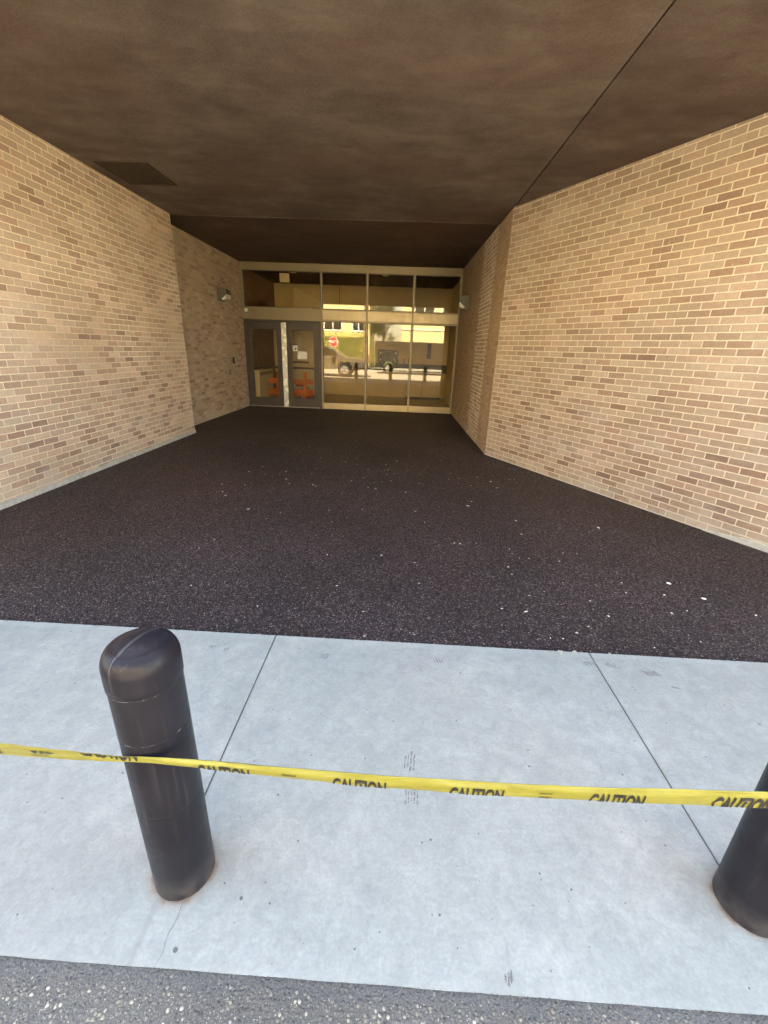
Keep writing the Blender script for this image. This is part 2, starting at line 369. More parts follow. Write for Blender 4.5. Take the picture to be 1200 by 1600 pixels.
MAT['paper'] = plain('white_paper', (.78, .77, .76), .8, var=.03)
MAT['lampglass'] = plain('prismatic_lamp_glass', (.78, .77, .72), .12, var=.15, nscale=70, bump=.004)
MAT['lamphouse'] = plain('dark_bronze_casting', (.105, .092, .075), .5, bump=.002)
MAT['lamphouse_pale'] = plain('weathered_grey_casting', (.15, .14, .12), .45, bump=.002)
MAT['hatch'] = plain('rusty_brown_hatch', (.040, .024, .013), .7, var=.2)
MAT['flake'] = plain('white_flake', (.86, .84, .79), .8, var=.15, nscale=80)
MAT['leaflit'] = plain('tan_leaf', (.42, .38, .30), .8, var=.2, nscale=60)
MAT['steel'] = plain('galvanised_steel', (.42, .42, .42), .4, metal=.6)
MAT['grass'] = plain('lawn', (.12, .17, .04), .95, var=.4, nscale=5)
MAT['truck'] = plain('silver_truck_paint', (.12, .11, .095), .28, var=.04)  # darkened paint stands in for shade on the sunlit truck side
MAT['van'] = plain('charcoal_van_paint', (.014, .014, .016), .45, var=.05)
MAT['tyre'] = plain('tyre_rubber', (.02, .02, .02), .85)
MAT['wood'] = plain('weathered_pole_wood', (.17, .12, .08), .9, var=.3, nscale=8)
MAT['brown_panel'] = plain('dark_brown_fascia', (.13, .09, .065), .6)

# ------------------------------------------------------------ mesh builder
class MB:
    def __init__(s): s.bm = bmesh.new(); s.uvl = s.bm.loops.layers.uv.new('UVMap')
    def face(s, pts, uvs=None):
        vs = [s.bm.verts.new(p) for p in pts]; f = s.bm.faces.new(vs)
        if uvs:
            for l, q in zip(f.loops, uvs): l[s.uvl].uv = q
        return f
    def box(s, x0, y0, z0, x1, y1, z1, bev=0, mat=None):
        x0, x1 = min(x0, x1), max(x0, x1); y0, y1 = min(y0, y1), max(y0, y1); z0, z1 = min(z0, z1), max(z0, z1)
        v = [s.bm.verts.new((x, y, z)) for z in (z0, z1) for y in (y0, y1) for x in (x0, x1)]
        fs = [s.bm.faces.new([v[i] for i in q]) for q in ((0, 2, 3, 1), (4, 5, 7, 6), (0, 1, 5, 4), (2, 6, 7, 3), (0, 4, 6, 2), (1, 3, 7, 5))]
        for f in fs:
            n = f.normal if f.normal.length else Vector((0, 0, 1)); f.normal_update(); n = f.normal
            for l in f.loops:
                c = l.vert.co
                l[s.uvl].uv = (c.x, c.y) if abs(n.z) > .5 else ((c.y, c.z) if abs(n.x) > .5 else (c.x, c.z))
        if bev:
            es = list({e for f in fs for e in f.edges})
            bmesh.ops.bevel(s.bm, geom=es, offset=bev, segments=2, affect='EDGES', profile=.6)
        if mat is not None: bmesh.ops.transform(s.bm, matrix=mat, verts=[q for q in v if q.is_valid])
        return s
    def prism(s, poly, axis, a, b, tf=None):
        """poly: 2-D outline, extruded along axis from a to b"""
        def P(u, v, t):
            p = {'x': (t, u, v), 'y': (u, t, v), 'z': (u, v, t)}[axis]
            return tf(*p) if tf else p
        A = [s.bm.verts.new(P(u, v, a)) for u, v in poly]; B = [s.bm.verts.new(P(u, v, b)) for u, v in poly]
        n = len(poly); s.bm.faces.new(A); s.bm.faces.new(B[::-1])
        for i in range(n): s.bm.faces.new((A[i], B[i], B[(i+1) % n], A[(i+1) % n]))
        bmesh.ops.recalc_face_normals(s.bm, faces=s.bm.faces); return s
    def tube(s, p, q, r, n=16, r2=None):
        p, q = Vector(p), Vector(q); d = (q-p).normalized(); a = d.orthogonal().normalized(); b = d.cross(a)
        r2 = r if r2 is None else r2
        A = [s.bm.verts.new(p+(a*math.cos(t)+b*math.sin(t))*r) for t in [2*math.pi*i/n for i in range(n)]]
        B = [s.bm.verts.new(q+(a*math.cos(t)+b*math.sin(t))*r2) for t in [2*math.pi*i/n for i in range(n)]]
        s.bm.faces.new(A[::-1]); s.bm.faces.new(B)
        for i in range(n): s.bm.faces.new((A[i], A[(i+1) % n], B[(i+1) % n], B[i]))
        return s
    def lathe(s, prof, cx=0, cy=0, n=64, cap0=True):
        rings = []
        for r, z in prof:
            if r < 1e-6: rings.append([s.bm.verts.new((cx, cy, z))])
            else: rings.append([s.bm.verts.new((cx+r*math.cos(2*math.pi*i/n), cy+r*math.sin(2*math.pi*i/n), z)) for i in range(n)])
        for A, B in zip(rings, rings[1:]):
            for i in range(n):
                j = (i+1) % n
                if len(A) == 1 and len(B) == 1: continue
                if len(B) == 1: s.bm.faces.new((A[i], A[j], B[0]))
                elif len(A) == 1: s.bm.faces.new((A[0], B[j], B[i]))
                else: s.bm.faces.new((A[i], A[j], B[j], B[i]))
        return s
    def build(s, name, mat, parent=None, smooth=False, loc=None):
        me = bpy.data.meshes.new(name); s.bm.normal_update(); s.bm.to_mesh(me); s.bm.free()
        o = bpy.data.objects.new(name, me); COL.objects.link(o)
        me.materials.append(MAT[mat] if isinstance(mat, str) else mat)
        if smooth:
            for f in me.polygons: f.use_smooth = True
        if parent: o.parent = parent
        if loc: o.location = loc
        return o

def tag(o, label=None, cat=None, group=None, kind=None):
    if label: o['label'] = label
    if cat: o['category'] = cat
    if group: o['group'] = group
    if kind: o['kind'] = kind
    return o
def empty(name, loc=(0, 0, 0), rz=0):
    o = bpy.data.objects.new(name, None); COL.objects.link(o); o.location = loc; o.rotation_euler = (0, 0, rz); o.empty_display_size = .1; return o
def autosmooth(o, ang=35):
    me = o.data
    for f in me.polygons: f.use_smooth = True
    try: me.set_sharp_from_angle(angle=R(ang))
    except Exception: pass
    return o

# ============================================================ SETTING: ground, street, sidewalk
m = MB(); m.face([(-600, -600, -.35), (600, -600, -.35), (600, 600, -.35), (-600, 600, -.35)])
tag(m.build('ground', 'grass'), kind='structure')
# street: fine strip near the camera then wide quads
m = MB()
m.box(-60, -.62, -.20, 60, KY+.0035, -.0009)
tag(m.build('street', 'asphalt'), kind='structure')
MAT['road'] = plain('pale_concrete_road', (.37, .355, .32), .85, var=.15, nscale=2)  # paleness shaped to bounce sunlight into the entry court
tag(MB().box(-60, -12.5, -.20, 60, -.6204, -.018).build('road', 'road'), kind='structure')
# sidewalk: slab with tooled joints (real grooves) that end as hairline cracks
J = [-6.05, -4.255, -2.457, -.660, 1.135, 2.935, 4.73, 6.53]
m = MB(); G = .0032; zt = 0.0; YJ = 0.98
xs = [-16.0]
for j in J: xs += [j-G, j+G]
xs.append(16.0)
def edge_y(x): return KY + .0014*mnoise.noise(Vector((x*9, 1.3, 0))) + .0015*mnoise.noise(Vector((x*55, 4, 0)))
for i in range(len(xs)-1):
    a, b = xs[i], xs[i+1]; gr = (b-a) < .01
    nseg = 1 if gr else max(1, int((b-a)/.03))
    zz = -.009 if gr else zt
    m.face([(a, YJ, zz), (b, YJ, zz), (b, CEY, zz), (a, CEY, zz)])
    if gr:
        m.face([(a, YJ, zt), (a, YJ, zz), (a, CEY, zz), (a, CEY, zt)]); m.face([(b, YJ, zz), (b, YJ, zt), (b, CEY, zt), (b, CEY, zz)])
        m.face([(a, YJ, zz), (a, YJ, zt), (b, YJ, zt), (b, YJ, zz)])
    m.face([(a, CEY, zz), (b, CEY, zz), (b, CEY, -.12), (a, CEY, -.12)])
    for k in range(nseg):
        u0 = a+(b-a)*k/nseg; u1 = a+(b-a)*(k+1)/nseg; e0, e1 = edge_y(u0), edge_y(u1)
        m.face([(u0, e0+.0042, zt), (u1, e1+.0042, zt), (u1, YJ, zt), (u0, YJ, zt)])
        m.face([(u0, e0+.004, zt-.001), (u1, e1+.004, zt-.001), (u1, e1+.0042, zt), (u0, e0+.0042, zt)])
        m.face([(u0, e0+.004, -.12), (u1, e1+.004, -.12), (u1, e1+.004, zt-.001), (u0, e0+.004, zt-.001)])
walk = tag(m.build('sidewalk', 'concrete'), kind='structure')

def ribbon(pts, wd, z, jit=0, seg=.012):
    """thin flat ribbon through pts (x, y)"""
    mb = MB(); P = []
    for (a, b) in zip(pts, pts[1:]):
        a, b = Vector(a), Vector(b); n = max(1, int((b-a).length/seg))
        for k in range(n): P.append(a+(b-a)*k/n)
    P.append(Vector(pts[-1])); out = []
    for i, p in enumerate(P):
        t = (P[min(i+1, len(P)-1)]-P[max(i-1, 0)]).normalized(); nrm = Vector((-t.y, t.x))
        q = p+nrm*jit*random.uniform(-1, 1); ww = wd*random.uniform(.5, 1.2)*.5
        out.append((q+nrm*ww, q-nrm*ww))
    for A, B in zip(out, out[1:]):
        mb.face([(A[0].x, A[0].y, z), (A[1].x, A[1].y, z), (B[1].x, B[1].y, z), (B[0].x, B[0].y, z)])
    return mb
m = MB(); random.seed(21)
def grit(mb, c, s):
    vs = [mb.bm.verts.new((c[0]+s*(d[0]+random.uniform(-.4, .4)), c[1]+s*(d[1]+random.uniform(-.4, .4)), c[2]+s*d[2]*.6)) for d in ((1, 0, 0), (-.5, .87, 0), (-.5, -.87, 0), (0, 0, .8))]
    for q in ((0, 1, 2), (0, 3, 1), (1, 3, 2), (2, 3, 0)): mb.bm.faces.new([vs[i] for i in q])
for i in range(2600):
    x = random.uniform(-1.25, 1.35); grit(m, (x, edge_y(x)+.003+random.gauss(-.0035, .0028), -.0006), random.uniform(.0010, .0028))
tag(m.build('asphalt_grit', 'asphalt', walk), kind='stuff')
MAT['crack'] = plain('crack_dirt', (.15, .15, .155), .95, var=.4, nscale=70)
ribbon([(-.661, .985), (-.658, .95), (-.652, .92)], .0022, .0008, .001).build('crack', 'crack', walk)
ribbon([(-.585, .79), (-.580, .75), (-.590, .70), (-.584, .665), (-.592, .636)], .0013, .0008, .0012).build('crack', 'crack', walk)
ribbon([(1.135, .985), (1.127, .955), (1.112, .93), (1.090, .915)], .0024, .0008, .0012).build('crack', 'crack', walk)
# scuffs: short parallel strokes of dried mud on the concrete
MAT['scuff'] = decal_mat('dried_mud_scuff', (.19, .175, .16), .38, .52, 140, .95)
MAT['scuff_soft'] = decal_mat('faint_scuff', (.25, .235, .22), .40, .58, 90, .75)
def scuff(cx, cy, n, L, sp, ang, mat='scuff', wd=.006):
    mb = MB()
    for i in range(n):
        o = Vector(((i-(n-1)/2)*sp, random.uniform(-.006, .006))); l = L*random.uniform(.55, 1.0)
        d = Vector((math.sin(ang), math.cos(ang)))*l/2; c = Vector((cx, cy))+o
        p, q = c-d, c+d; nn = Vector((-d.y, d.x)).normalized()*wd/2
        k = 5
        for j in range(k):
            a = p+(q-p)*j/k; b = p+(q-p)*(j+1)/k; w1 = .5+.8*random.random(); w2 = w1
            mb.face([(a.x+nn.x*w1, a.y+nn.y*w1, .0012), (a.x-nn.x*w1, a.y-nn.y*w1, .0012), (b.x-nn.x*w2, b.y-nn.y*w2, .0012), (b.x+nn.x*w2, b.y+nn.y*w2, .0012)])
    return mb.build('scuff_mark', mat, walk)
scuff(-.352, 1.924, 4, .05, .012, .35, 'scuff_soft'); scuff(.269, 1.936, 4, .05, .014, -.3, 'scuff')
scuff(1.407, 1.93, 6, .055, .013, -.6, 'scuff'); scuff(1.479, 1.833, 3, .03, .010, -.9, 'scuff')
scuff(1.099, 1.985, 5, .06, .013, -.5, 'scuff_soft'); scuff(1.216, 1.975, 5, .055, .014, -.5, 'scuff_soft')
scuff(.104, 1.31, 4, .10, .012, .1, 'scuff_soft'); scuff(.110, 1.165, 5, .07, .011, .05, 'scuff_soft')
scuff(-.971, 1.952, 4, .03, .016, .5, 'scuff_soft'); scuff(-.90, 1.93, 2, .03, .016, .5, 'scuff_soft')
scuff(.363, .668, 3, .03, .008, .2, 'scuff')
scuff(1.74, 1.62, 2, .02, .010, .2, 'scuff')

# rubber floor of the entry court, slightly below the concrete, with a ragged edge of loose crumbs
m = MB()
m.face([(-4.6, CEY, -.007), (4.4, CEY, -.007), (4.4, FY+.02, -.007), (-4.6, FY+.02, -.007)])
rub = tag(m.build('rubber_paving', 'rubber'), kind='structure')
m = MB(); random.seed(11)
def grain(mb, c, s):
    vs = []
    for d in ((1, 0, 0), (-.5, .87, 0), (-.5, -.87, 0), (0, 0, .8)):
        vs.append(mb.bm.verts.new((c[0]+s*(d[0]+random.uniform(-.4, .4)), c[1]+s*(d[1]+random.uniform(-.4, .4)), c[2]+s*(d[2]*.8+random.uniform(-.1, .1)))))
    for q in ((0, 1, 2), (0, 3, 1), (1, 3, 2), (2, 3, 0)): mb.bm.faces.new([vs[i] for i in q])
for i in range(5200):
    x = random.uniform(-2.4, 2.4); y = CEY+.012-abs(random.gauss(0, .010)) if random.random() < .30 else CEY+abs(random.gauss(0, .03))
    grain(m, (x, y, (-.004 if y > CEY else .001)), random.uniform(.0012, .0036))
for i in range(14000):
    y = CEY+3.2*random.random()**1.6; x = random.uniform(-4, 4)*(.62+.12*(y-CEY))
    grain(m, (x, y, -.006), random.uniform(.0015, .0036))
tag(m.build('rubber_crumbs', 'rubber', rub), kind='stuff')

# small white flakes lying on the rubber
FL = [(-1.502, 5.594), (-1.324, 5.053), (-1.41, 5.237), (-1.451, 6.343), (-1.03, 5.045), (-0.989, 4.998), (-0.585, 5.284), (-0.42, 5.884), (-0.024, 6.446), (0.649, 6.613), (1.23, 5.548), (1.249, 5.267), (0.787, 4.53), (0.852, 4.691), (1.219, 4.145), (2.011, 4.059), (2.215, 2.765), (-1.512, 4.109), (-0.102, 3.201), (0.529, 3.516), (0.578, 3.508), (0.909, 3.109), (-0.355, 5.044), (-0.259, 5.007), (2.083, 2.968), (0.884, 2.476), (-1.9, 4.5), (-2.1, 4.9)]
SZ = {0: .014, 4: .016, 10: .022, 12: .018, 15: .024, 16: .024, 17: .018, 18: .012, 24: .018, 25: .016}
random.seed(5)
for i in range(66): FL.append((random.gauss(-.35, .95), random.gauss(5.7, .75)))
for i in range(36): FL.append((random.gauss(1.45, .40), random.gauss(2.75, .45)))
for i in range(14): FL.append((random.uniform(-1.6, 2.2), random.uniform(2.3, 4.4)))
FL = [(x, y) for x, y in FL if y > 2.13 and x < 1.434+(7.19-y)*.5405-.1]
fmesh = []
for k in range(6):
    m = MB(); n = 7; r = random.Random(k); lng = r.uniform(.35, .8)
    top = [m.bm.verts.new((math.cos(t*2*math.pi/n)*r.uniform(.7, 1.1), math.sin(t*2*math.pi/n)*lng*r.uniform(.6, 1.1), .10+.10*r.random())) for t in range(n)]
    bot = [m.bm.verts.new((v.co.x*.9, v.co.y*.9, 0)) for v in top]
    m.bm.faces.new(top); m.bm.faces.new(bot[::-1])
    for i in range(n): m.bm.faces.new((top[i], bot[i], bot[(i+1) % n], top[(i+1) % n]))
    me = bpy.data.meshes.new('white_flake'); m.bm.to_mesh(me); m.bm.free(); me.materials.append(MAT['flake']); fmesh.append(me)
BIGF = {10: 'white curled flake on the black rubber nearest the angled wall corner',
        15: 'lone white flake on black rubber beside the middle of the angled wall',
        16: 'long thin white flake, the largest at the right edge of the black rubber floor'}
for i, (x, y) in enumerate(FL):
    s = SZ.get(i, (random.uniform(.006, .0135) if y > 4.2 else random.uniform(.0055, .0105)) if i >= 28 else .013)
    o = bpy.data.objects.new('white_flake', fmesh[i % 6]); COL.objects.link(o)
    o.location = (x, y, -.004); o.rotation_euler = (random.uniform(-.15, .15), random.uniform(-.15, .15), random.uniform(0, 6.28) if i not in (10, 16) else -.2); o.scale = (s, s, s)
    tag(o, BIGF.get(i, 'tiny white flake scattered on the black rubber floor'), 'flake', 'white flakes scattered on the black rubber floor')
def leaf(x, y, s, label):
    m = MB(); r = random.Random(int(x*1000)); n = 11
    c = m.bm.verts.new((0, 0, .3))
    ring = [m.bm.verts.new((math.cos(t*2*math.pi/n)*r.uniform(.6, 1.15), math.sin(t*2*math.pi/n)*r.uniform(.45, .9), r.uniform(.05, .6))) for t in range(n)]
    for i in range(n): m.bm.faces.new((c, ring[i], ring[(i+1) % n]))
    o = m.build('dry_leaf', 'leaflit'); o.location = (x, y, .001); o.scale = (s, s, s); o.rotation_euler = (0, 0, r.uniform(0, 6))
    tag(o, label, 'leaf', 'crumpled dry leaves on the concrete edge')
leaf(.967, 2.066, .020, 'crumpled tan leaf on the concrete edge, left of the right slab joint')
leaf(1.051, 2.072, .017, 'crumpled tan leaf on the concrete edge, touching the right slab joint')
leaf(-.148, 2.110, .013, 'small curled brown leaf at the concrete edge near the middle')
leaf(1.25, 2.078, .011, 'small pale leaf scrap on the concrete edge, right of the right slab joint')

# ============================================================ THE BUILDING
bld = empty('brick_building', (0, FY, 0))
tag(bld, 'tan brick building with a deep covered entry, brown stucco ceiling and glass storefront', 'building')
def part(mb, name, mat, label=None, smooth=False, parent=None):
    o = mb.build(name, mat, None, smooth); p = parent or bld
    o.parent = p
    wm = Matrix.Translation(Vector((0, FY, 0)))
    o.matrix_parent_inverse = wm.inverted()
    if label: o['label'] = label
    return o
def wall_box(p1, p2, z0, z1, th, u0=0, cap=True):
    """brick wall: visible face runs p1->p2, body extends to the left-hand side by th"""
    mb = MB(); p1, p2 = Vector(p1), Vector(p2); d = (p2-p1); L = d.length; d.normalize(); n = Vector((-d.y, d.x))*th
    a, b, c, e = p1, p2, p2+n, p1+n
    def q(A, B, ua, ub):
        mb.face([(A.x, A.y, z0), (B.x, B.y, z0), (B.x, B.y, z1), (A.x, A.y, z1)], [(ua, z0), (ub, z0), (ub, z1), (ua, z1)])
    q(a, b, u0, u0+L); q(b, c, u0+L, u0+L+abs(th)); q(c, e, u0+L+abs(th), u0+2*L+abs(th)); q(e, a, u0-abs(th), u0)
    mb.face([(p.x, p.y, z1) for p in (a, b, c, e)]); mb.face([(p.x, p.y, z0) for p in (e, c, b, a)])
    bmesh.ops.recalc_face_normals(mb.bm, faces=mb.bm.faces)
    return mb
ZB = -.10
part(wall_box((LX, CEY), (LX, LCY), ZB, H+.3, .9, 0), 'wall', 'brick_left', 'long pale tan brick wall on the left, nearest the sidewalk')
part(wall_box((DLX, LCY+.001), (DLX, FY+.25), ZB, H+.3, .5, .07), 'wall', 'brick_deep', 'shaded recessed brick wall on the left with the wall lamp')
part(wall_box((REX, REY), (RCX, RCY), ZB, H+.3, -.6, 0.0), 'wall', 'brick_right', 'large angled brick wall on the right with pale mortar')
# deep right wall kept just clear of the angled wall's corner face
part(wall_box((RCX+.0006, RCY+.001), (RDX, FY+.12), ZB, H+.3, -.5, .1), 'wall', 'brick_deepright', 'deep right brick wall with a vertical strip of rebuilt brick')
# cement footing strips along the wall feet
mb = MB(); n = 60
for i in range(n):
    y0 = CEY+(LCY-CEY)*i/n; y1 = CEY+(LCY-CEY)*(i+1)/n
    h0 = .045+.016*mnoise.noise(Vector((y0*3, 0, 0))); h1 = .045+.016*mnoise.noise(Vector((y1*3, 0, 0)))
    x = LX+.016
    mb.face([(x, y0, ZB), (x, y1, ZB), (x, y1, h1-.008), (x, y0, h0-.008)]); mb.face([(x, y0, h0-.008), (x, y1, h1-.008), (LX-.01, y1, h1), (LX-.01, y0, h0)])
mb.face([(LX+.016, LCY, ZB), (LX-.01, LCY, ZB), (LX-.01, LCY, .04), (LX+.016, LCY, .035)])
part(mb, 'footing', 'footing', 'pale cement footing along the left wall')
d = (Vector((RCX, RCY))-Vector((REX, REY))).normalized(); nn = Vector((d.y, -d.x))*-.010
mb = MB()
A = Vector((REX, REY)); 
for i in range(40):
    t0, t1 = 2.35*i/40, 2.35*(i+1)/40; a = A+d*t0; b = A+d*t1
    h0 = max(.004, .052*min(1, (2.35-t0)/.4)+.010*mnoise.noise(Vector((t0*5, 3, 0)))); h1 = max(.004, .052*min(1, (2.35-t1)/.4)+.010*mnoise.noise(Vector((t1*5, 3, 0))))
    mb.face([(a.x+nn.x, a.y+nn.y, ZB), (b.x+nn.x, b.y+nn.y, ZB), (b.x+nn.x, b.y+nn.y, h1), (a.x+nn.x, a.y+nn.y, h0)])
    mb.face([(a.x+nn.x, a.y+nn.y, h0), (b.x+nn.x, b.y+nn.y, h1), (b.x-nn.x, b.y-nn.y, h1+.008), (a.x-nn.x, a.y-nn.y, h0+.008)])
part(mb, 'footing', 'footing', 'patchy pale footing at the outer foot of the angled wall')

# ceiling panels with a real open joint along x = 1.445
SX = 1.443
part(MB().box(LX-.35, CEY+.04, H, SX-.007, 8.035, H+.12), 'ceiling_panel', 'ceil', 'mottled brown stucco ceiling panel over the entry')
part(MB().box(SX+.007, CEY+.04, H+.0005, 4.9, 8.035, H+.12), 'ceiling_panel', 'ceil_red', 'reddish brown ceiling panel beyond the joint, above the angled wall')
part(MB().box(SX-.02, CEY+.04, H+.12, SX+.02, 8.035, H+.14), 'joint_backing', 'groove')
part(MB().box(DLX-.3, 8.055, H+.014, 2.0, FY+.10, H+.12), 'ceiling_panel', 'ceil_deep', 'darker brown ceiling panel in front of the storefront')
part(MB().box(DLX-.3, 8.036, H-.003, 2.0, 8.054, H+.11), 'ceiling_bead', 'ceil')
# ceiling hatch: frame and recessed louvre panel
hx0, hx1, hy0, hy1 = -3.66, -3.045, 5.92, 6.65
mb = MB()
for a in ((hx0, hy0, hx1, hy0+.02), (hx0, hy1-.02, hx1, hy1), (hx0, hy0+.02, hx0+.02, hy1-.02), (hx1-.02, hy0+.02, hx1, hy1-.02)):
    mb.box(a[0], a[1], H-.010, a[2], a[3], H-.0005)
hf = part(mb, 'ceiling_hatch', 'hatch', 'dark brown metal hatch in the ceiling beside the left wall')
mb = MB()
for i in range(20):
    y = hy0+.022+i*.0342; mb.box(hx0+.02, y, H-.007, hx1-.02, y+.030, H-.002)
lv = mb.build('louvre', 'hatch', hf)
# facade and body of the building above and beside the entry (keeps the court in shade)
TOP = 4.5
part(MB().box(LX-.9, CEY+.002, H+.125, REX+.6, CEY+.35, TOP), 'upper_wall', 'brick_deep')
part(MB().box(-20, CEY+.002, ZB, LX-.901, CEY+.35, TOP), 'front_wall', 'brick_left')
part(MB().box(REX+.25, CEY+.004, ZB, 20, CEY+.35, TOP), 'front_wall', 'brick_right')
for q in ((-20, CEY+.351, 20, 12.45), (-20, 13.25, 20, 17.2), (-20, 12.45, -4.0, 13.25), (1.2, 12.45, 20, 13.25)):
    part(MB().box(q[0], q[1], TOP-.3, q[2], q[3], TOP), 'roof', 'brown_panel')
part(MB().box(-20, 16.9, ZB, 20, 17.2, TOP-.301), 'rear_wall', 'brick_deep')
part(MB().box(-20.2, CEY+.351, ZB, -20.001, 17.2, TOP-.301), 'side_wall', 'brick_deep')
part(MB().box(20.001, CEY+.351, ZB, 20.2, 17.2, TOP-.301), 'side_wall', 'brick_deep')
part(MB().box(LX-.5, CEY-.02, H-.03, REX+.3, CEY+.0398, H+.1248), 'soffit_edge', 'brown_panel')

# ------------------------------------------------------------ storefront
XL = -4.178; XM = [-2.137, -.981, .190]; XR = 1.362
F0, F1 = FY, FY+.11
part(MB().box(XL, F0-.02, 3.325, XR+.005, F1, H+.012, bev=.004), 'header_beam', 'champagne_dull', 'pale metal header over the storefront')
for x, z0 in ((XM[0], 0), (XM[1], 0), (XM[2], 0)):
    part(MB().box(x-.022, F0-.012, z0, x+.022, F1-.01, 3.324, bev=.004), 'mullion', 'champagne_dull')
part(MB().box(XR-.035, F0-.010, 0, XR+.004, F1-.01, 3.324, bev=.003), 'mullion', 'champagne_dull')
part(MB().box(XL, F0-.010, 2.20, XL+.05, F1-.01, 3.324, bev=.003), 'mullion', 'champagne_dull')
bays = [(XL+.051, XM[0]-.023), (XM[0]+.023, XM[1]-.023), (XM[1]+.023, XM[2]-.023), (XM[2]+.023, XR-.036)]
for i, (a, b) in enumerate(bays):
    part(MB().box(a, F0+.008, 2.245, b, F1-.02, 2.46), 'transom_panel', 'champagne' if i else 'champagne_dull')  # right bays paler: sky reflection put into the colour
    fr = MB()
    fr.box(a, F0-.004, 2.461, b, F1-.015, 2.49, bev=.002).box(a, F0-.004, 2.2, b, F1-.015, 2.244, bev=.002)
    part(fr, 'transom_rail', 'champagne_dull')
    wn_ = MB(); t = .012
    for q in ((a, 2.491, a+t, 3.323), (b-t, 2.491, b, 3.323), (a+t, 2.491, b-t, 2.491+t), (a+t, 3.323-t, b-t, 3.323)):
        wn_.box(q[0], F0+.012, q[1], q[2], F0+.06, q[3])
    wo = part(wn_, 'window', 'bronze')
    g = MB(); g.box(a+t, F0+.032, 2.491+t, b-t, F0+.038, 3.323-t)
    g.build('pane', 'glass', wo)
    if i:
        part(MB().box(a, F0-.002, 0.0, b, F1-.02, .160, bev=.004), 'sill_panel', 'champagne')
        wn_ = MB()
        for q in ((a, .161, a+t, 2.199), (b-t, .161, b, 2.199), (a+t, .161, b-t, .161+t), (a+t, 2.199-t, b-t, 2.199)):
            wn_.box(q[0], F0+.012, q[1], q[2], F0+.06, q[3])
        wo = part(wn_, 'window', 'bronze')
        g = MB(); g.box(a+t, F0+.032, .161+t, b-t, F0+.038, 2.199-t)
        g.build('pane', 'glass', wo)
# doors
fr = MB()
fr.box(XL+.001, F0-.006, 0, XL+.045, F1, 2.199).box(XL+.046, F0-.006, 2.142, XM[0]-.027, F1, 2.199).box(XM[0]-.085, F0-.006, 0, XM[0]-.027, F1, 2.141)
part(fr, 'door_frame', 'bronze')
part(MB().box(XL+.046, F0-.03, 0, XM[0]-.086, F1, .014), 'threshold', 'steel')
part(MB().box(-3.197, F0-.035, .015, -3.077, F1-.01, 2.1405, bev=.006), 'centre_post', 'pole_cream', 'bright cream painted post between the two doors')
def door(x0, x1, hinge, label):
    st = .135; z0, z1 = .018, 2.138; zb, zt_ = .245, 1.965
    mb = MB()
    mb.box(x0, F0+.002, z0, x0+st, F0+.048, z1, bev=.003).box(x1-st, F0+.002, z0, x1, F0+.048, z1, bev=.003)
    mb.box(x0+st, F0+.002, z0, x1-st, F0+.048, zb, bev=.003).box(x0+st, F0+.002, zt_, x1-st, F0+.048, z1, bev=.003)
    dr = part(mb, 'door', 'bronze', label)
    MB().box(x0+st, F0+.022, zb, x1-st, F0+.028, zt_).build('pane', 'glass_door', dr)
    MB().box(x0+st-.02, F0+.062, 1.005, x1-st+.02, F0+.085, 1.055, bev=.004).build('push_bar', 'dark_trim', dr)
    hx = x1-.060 if hinge == 'l' else x0+.060
    hb = MB(); s = -.05
    hb.tube((hx, F0+.002, .85), (hx, F0-.055, .85), .011).tube((hx, F0+.002, 1.10), (hx, F0-.055, 1.10), .011).tube((hx, F0-.055, .835), (hx, F0-.055, 1.115), .012)
    hb.build('handle', 'black', dr)
    return dr
door(XL+.050, -3.201, 'l', 'left dark bronze glass door'); door(-3.073, XM[0]-.090, 'r', 'right dark bronze glass door with papers taped on')

# ------------------------------------------------------------ interior
IX0, IX1, IY0, IY1 = -4.42, 1.52, FY+.13, 16.0
part(MB().box(IX0-.3, IY0, ZB, IX1+.3, IY1+.3, .004), 'floor', 'floor_in')
SK0, SK1, SKX0, SKX1 = 12.45, 13.25, -4.0, 1.2        # added, unseen translucent roof opening that brightens the lobby
for q in ((IX0-.3, IY0, IX1+.3, SK0), (IX0-.3, SK1, IX1+.3, IY1+.3), (IX0-.3, SK0, SKX0, SK1), (SKX1, SK0, IX1+.3, SK1)):
    part(MB().box(q[0], q[1], 3.52, q[2], q[3], 3.62), 'inner_ceiling', 'in_ceil')
part(MB().box(SKX0, SK0, 3.56, SKX1, SK1, 3.57), 'roof_light', MAT['frost'])
for q in ((SKX0-.04, SK0-.04, SKX1+.04, SK0), (SKX0-.04, SK1, SKX1+.04, SK1+.04), (SKX0-.04, SK0, SKX0, SK1), (SKX1, SK0, SKX1+.04, SK1)):
    part(MB().box(q[0], q[1], 3.621, q[2], q[3], TOP-.301), 'light_shaft', 'white')
part(wall_box((IX0, IY0+.14), (IX0, IY1), 0, 3.52, .25, .1), 'inner_wall', 'brick_inner', 'dark red brick wall inside the left of the lobby')
part(MB().box(IX0, IY1, .004, IX1, IY1+.2, 3.52), 'inner_wall', 'beige', 'beige back wall of the lobby')
part(MB().box(IX1, IY0, .004, IX1+.25, IY1, 3.52), 'inner_wall', 'beige')
part(MB().box(-2.2, IY1-.03, .86, IX1, IY1-.0005, 1.13), 'wall_band', 'dark_trim')
part(MB().box(-2.235, IY1-.006, 2.3, -2.222, IY1-.0006, 3.51), 'wall_joint', 'dark_trim')
part(MB().box(-4.40, IY1-.42, .004, -4.12, IY1-.02, 2.35), 'pilaster', 'beige')
